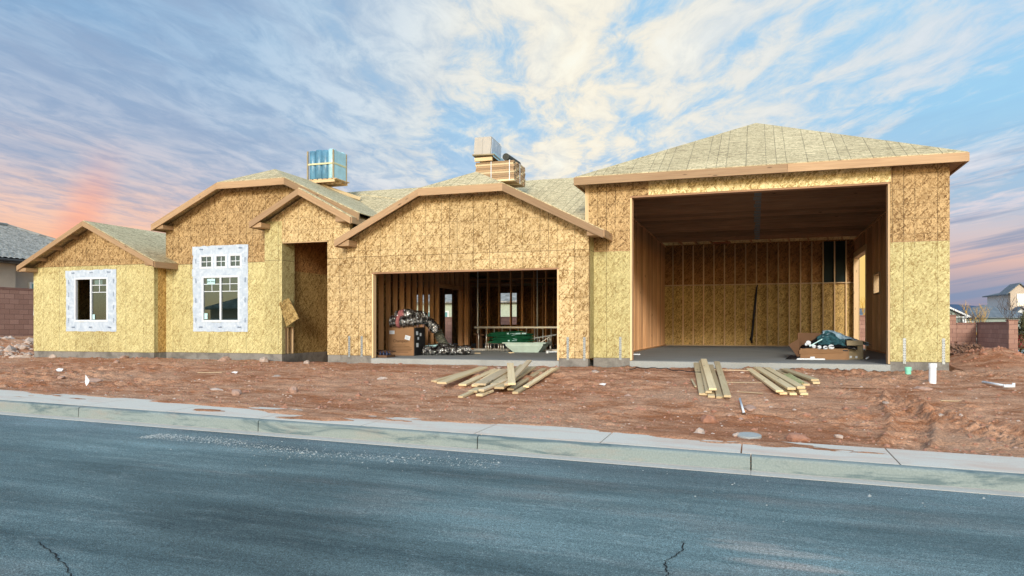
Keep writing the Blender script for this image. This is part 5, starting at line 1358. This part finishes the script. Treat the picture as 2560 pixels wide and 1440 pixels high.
def hip_house(name, label, x0, x1, y0, y1, ze, zt, gbase, wallm, roofm, wins=(), gable=False, ov=.5, gx_=None):
    t_ = thing(name, ((x0+x1)/2, (y0+y1)/2, gbase), label, 'house')
    m = MB(); m.box(x0, x1, y0, y1, gbase, ze); 
    if gable: m.prism([(x0, ze+.001), (x1, ze+.001), ((x0+x1)/2, zt-.15)], y0, y1)
    HP(m, 'wall', wallm, t_)
    m = MB(); X0, X1, Y0, Y1 = x0-ov, x1+ov, y0-ov, y1+ov
    if gable:
        cx = (x0+x1)/2; m.plate([(X0, Y0, ze), (cx, Y0, zt), (cx, Y1, zt), (X0, Y1, ze)], .12); m.plate([(cx, Y0, zt), (X1, Y0, ze), (X1, Y1, ze), (cx, Y1, zt)], .12)
    else:
        w_ = min(X1-X0, Y1-Y0)/2; cy = (Y0+Y1)/2; cx = (X0+X1)/2
        if X1-X0 >= Y1-Y0: a, b = (X0+w_, cy, zt), (X1-w_, cy, zt); faces = [[(X0,Y0,ze),(X1,Y0,ze),b,a],[(X1,Y0,ze),(X1,Y1,ze),b],[(X1,Y1,ze),(X0,Y1,ze),a,b],[(X0,Y1,ze),(X0,Y0,ze),a]]
        else: a, b = (cx, Y0+w_, zt), (cx, Y1-w_, zt); faces = [[(X0,Y0,ze),(X1,Y0,ze),a],[(X1,Y0,ze),(X1,Y1,ze),b,a],[(X1,Y1,ze),(X0,Y1,ze),b],[(X0,Y1,ze),(X0,Y0,ze),a,b]]
        for f in faces: m.plate(f, .12)
    HP(m, 'roof', roofm, t_)
    for (a, b, c, d) in wins:
        m = MB(); m.box(a, b, y0-.06, y0-.001, c, d); wn = HP(m, 'window', TRIM, t_); m = MB(); m.box(a+.1, b-.1, y0-.075, y0-.062, c+.1, d-.1); HP(m, 'pane', bpy.data.materials['teal_glass'], wn)
    return t_
hA = hip_house('far_house', 'grey-green gabled house front with white truss trim, just right of the tall garage', 15.5, 20.0, 85, 95, 1.65, 3.05, -2.2, STUCCOG, TILEB, gable=True, ov=.45)
m = MB(); y = 84.5
m.bar((15.1, y, 1.62), (17.75, y, 3.02), .08, .16); m.bar((17.75, y, 3.02), (20.4, y, 1.62), .08, .16); HP(m, 'rake_trim', TRIM, hA)
m = MB()
for a, b in (((17.0, 2.2), (18.5, 2.2)), ((17.75, 2.2), (17.75, 3.0)), ((17.1, 2.2), (17.7, 2.8)), ((18.4, 2.2), (17.8, 2.8)), ((15.4, 1.66), (20.1, 1.66))): m.bar((a[0], y-.05, a[1]), (b[0], y-.05, b[1]), .06, .10)
HP(m, 'truss_trim', TRIM, hA)
for x in (16, 18.9, 19.8): m = MB(); m.box(x-.15, x+.15, 84.45, 84.7, -2, 1.5); HP(m, 'post', TRIM, hA)
hB = hip_house('far_house', 'low grey-green house with a long slate roof between the gabled and the two-storey house', 21.4, 28.5, 94, 103, 1.75, 3.2, -2.3, STUCCOG, TILEB, wins=((22.0, 23.0, -.4, 1.3),))
hC = hip_house('far_house', 'pale two-storey house with a blue-grey roof at the far right', 31.2, 42, 111, 121, 5.0, 6.4, -2.6, STUCCOW, TILEB, wins=((36.0, 37.2, 3.2, 4.5),))
m = MB(); m.box(31.0, 33.0, 110.2, 111, -2.6, 5.0); m.prism([(30.8, 5.001), (33.2, 5.001), (32.0, 6.1)], 110.2, 111); HP(m, 'gable_bay', STUCCO, hC)
m = MB(); m.plate([(30.5, 109.9, 4.9), (32.0, 109.9, 6.3), (32.0, 114, 6.3), (30.5, 114, 4.9)], .12); m.plate([(32.0, 109.9, 6.3), (33.5, 109.9, 4.9), (33.5, 114, 4.9), (32.0, 114, 6.3)], .12); HP(m, 'gable_roof', TILEB, hC)
m = MB(); m.box(31.7, 32.5, 110.1, 110.19, 3.3, 4.9); wn = HP(m, 'window', TRIM, hC)
m = MB(); m.box(31.8, 32.4, 110.08, 110.095, 3.4, 4.8)
gm, kk, bb = mat('window_reflection'); bb.inputs['Emission Color'].default_value = (1, .62, .12, 1); bb.inputs['Emission Strength'].default_value = 1.0; HP(m, 'pane', gm, wn)  # yellow reflection in the pane drawn as emission
hD = hip_house('far_house', 'white porch house with a small gable and a grey roof below the two-storey house', 29.6, 37, 103, 108, 2.0, 3.3, -2.6, STUCCOW, TILEB, wins=((34.0, 35.0, -.2, 1.4),))
m = MB(); m.box(28.9, 30.6, 101.8, 103, -2.6, 1.9); m.prism([(28.9, 1.901), (30.6, 1.901), (29.75, 2.8)], 101.8, 103); HP(m, 'porch', TRIM, hD)
m = MB(); m.plate([(28.6, 101.5, 1.85), (29.75, 101.5, 3.05), (29.75, 104, 3.05), (28.6, 104, 1.85)], .1); m.plate([(29.75, 101.5, 3.05), (30.9, 101.5, 1.85), (30.9, 104, 1.85), (29.75, 104, 3.05)], .1); HP(m, 'porch_roof', TILEB, hD)
m = MB(); m.box(29.3, 30.2, 101.7, 101.79, -.5, 1.5); HP(m, 'arched_window', STUCCOG, hD)
hE = hip_house('far_house', 'distant house with a grey roof glimpsed through the side door of the tall garage', 6.5, 14, 70, 78, 1.4, 2.6, -2, STUCCO, TILEB, ov=.4)
hF = hip_house('rear_house', 'pale green house glimpsed through the openings at the back of the double garage', -32, -12, 52, 60, 2.6, 4.0, -1.6, simple('pale_green_stucco', (.40,.46,.36), .9), TILE, wins=((-19.5, -18, .2, 1.9), (-24, -22.2, .2, 1.9)))

# ------------------------------------------------------------------ trees, bushes, car
def bare_tree(name, x, y, h, r, label, mt, seed, spread=.5, depth=5, twigm=None, z0=None):
    rn = random.Random(seed); zb = gz(x, y)-.1 if z0 is None else z0
    t_ = thing(name, (x, y, zb), label, 'tree')
    trunk, crown = MB(), MB()
    def grow(p, d, L, r_, lev):
        n = 3; pts = [p]; q = p
        for i in range(n):
            d = (d+Vector((rn.uniform(-.16, .16), rn.uniform(-.16, .16), rn.uniform(-.02, .14)))).normalized(); q = q+d*L/n; pts.append(q)
        (trunk if lev == 0 else crown).tube(pts, [r_*(1-.35*i/n) for i in range(n+1)], 6 if lev < 2 else 4, cap=False)
        if lev < depth:
            for k_ in range(rn.choice((2, 3)) + (2 if lev == 0 else 0)):
                a = rn.uniform(0, 6.28); sd = Vector((math.cos(a), math.sin(a), 0))
                at_ = pts[rn.choice((2, 3, 3))]
                grow(at_, (d*.8+sd*spread+Vector((0, 0, .25))).normalized(), L*rn.uniform(.6, .82), max(r_*.58, .006), lev+1)
    grow(Vector((x, y, zb)), Vector((0, 0, 1)), h*.32, r, 0)
    HP(trunk, 'trunk', mt, t_, uv=None); HP(crown, 'crown', twigm or mt, t_, uv=None)
    return t_
bare_tree('bare_tree', 10.55, 42.3, 3.4, .06, 'small leafless tree standing right behind the block wall corner', BARK, 3, .55, 5, z0=-1.3)
bare_tree('bare_tree', 23.2, 93, 6.4, .10, 'leafless tree with twigs tinted halo-yellow rising behind the low slate-roofed house', TWIG, 12, .45, 5, TWIG, z0=-2.3)
bare_tree('bare_tree', 11.25, 39.0, 3.6, .06, 'leafless tree beside the olive shrub at the right edge', BARK, 9, .6, 5, z0=-1.3)
bare_tree('bare_tree', 8.6, 66, 5.2, .09, 'golden leafless tree seen through the side door of the tall garage', TWIG, 21, .5, 5, TWIG, z0=-1.6)
def shrub(name, x, y, z, rx, ry, rz_, n, mt, label, cat='shrub', leaf=.05, seed=1):
    rn = random.Random(seed); t_ = thing(name, (x, y, z-rz_), label, cat)
    m = MB()
    for i in range(n):
        a = rn.uniform(0, 6.28); c_ = rn.uniform(-1, 1); s_ = math.sqrt(1-c_*c_); rr = rn.uniform(.35, 1)**.5*(1+.25*math.sin(a*3+c_*4))
        p = Vector((x+rx*rr*s_*math.cos(a), y+ry*rr*s_*math.sin(a), z+rz_*rr*c_))
        u = Vector((rn.uniform(-1,1), rn.uniform(-1,1), rn.uniform(-.3,1))).normalized()*leaf*rn.uniform(.6, 1.4); v = u.cross(Vector((rn.uniform(-1,1), rn.uniform(-1,1), rn.uniform(-1,1)))).normalized()*leaf*.45
        m.quad(p-u, p-v, p+u, p+v)
    HP(m, 'foliage', mt, t_, uv=None)
    m = MB()
    for i in range(5): m.tube([(x, y, z-rz_*1.1), (x+rn.uniform(-.3, .3)*rx, y+rn.uniform(-.3, .3)*ry, z+rn.uniform(0, .5)*rz_)], .02, 5)
    HP(m, 'stems', BARK, t_, uv=None); return t_
shrub('olive_shrub', 11.5, 37.6, .45, .75, .7, .95, 4200, LEAF, 'tall olive-green shrub cut off by the right edge of the photo', leaf=.06, seed=5)
shrub('tumbleweed', 7.9, 34.0, -.45, .9, .6, .45, 2600, DRYB, 'dry brown tumbleweed heap against the block wall behind the dirt mound', leaf=.07, seed=6)
car = thing('red_car', (12.4, 38.4, -.5), 'red car, only its front end in view behind the block wall at the right edge', 'car')
m = MB(); prof = [(10.85,-.25),(10.82,.12),(10.95,.42),(11.9,.52),(12.4,.95),(13.6,1.0),(14.5,.95),(15.2,.5),(15.35,.15),(15.3,-.25)]
m.prism(prof, 37.55, 39.25); HP(m, 'body', REDP, car, bevel=.06)
m = MB(); m.prism([(12.05,.54),(12.45,.89),(13.5,.92),(14.4,.88),(14.8,.56)], 37.53, 37.545); HP(m, 'side_window', BLACK, car)
for x in (11.5, 14.3):
    m = MB(); m.tube([(x, 37.5, -.15), (x, 37.72, -.15)], .36, 24); wl = HP(m, 'wheel', RUBBER, car); m = MB(); m.tube([(x, 37.485, -.15), (x, 37.499, -.15)], .2, 20); HP(m, 'rim', GALV, wl)
m = MB(); m.box(10.80, 10.86, 37.65, 37.95, .18, .32); HP(m, 'headlight', TRIM, car)
m = MB(); m.box(10.79, 10.83, 37.57, 39.2, -.2, -.08); HP(m, 'bumper', BLACK, car)
m = MB(); m.quad((10.45, 33, -.62), (30, 33, -.62), (30, 45, -.50), (10.45, 45, -.50)); tag(m.build('driveway', SLAB), kind='structure')

# ------------------------------------------------------------------ across the street, behind the camera: what the windows mirror
hip_house('opposite_house', 'house across the street behind the camera, mirrored in the window glass', -42, -22, -26, -16, 2.2, 4.6, -.8, STUCCO, TILE)
trk = thing('box_trailer', (-33, -9.5, -.7), 'white trailer parked across the street, mirrored in the big window', 'trailer')
m = MB(); m.box(-36, -28.5, -11, -8.9, -.1, 1.25); HP(m, 'body', TUB, trk, bevel=.05)
for x in (-33, -32): 
    m = MB(); m.tube([(x, -8.95, -.35), (x, -8.75, -.35)], .36, 20); HP(m, 'wheel', RUBBER, trk)
text_mesh('FIBERGLASS POOLS', .42, 'lettering', INK, trk, (-32.5, -8.88, .70), (-1,0,0), (0,0,1))
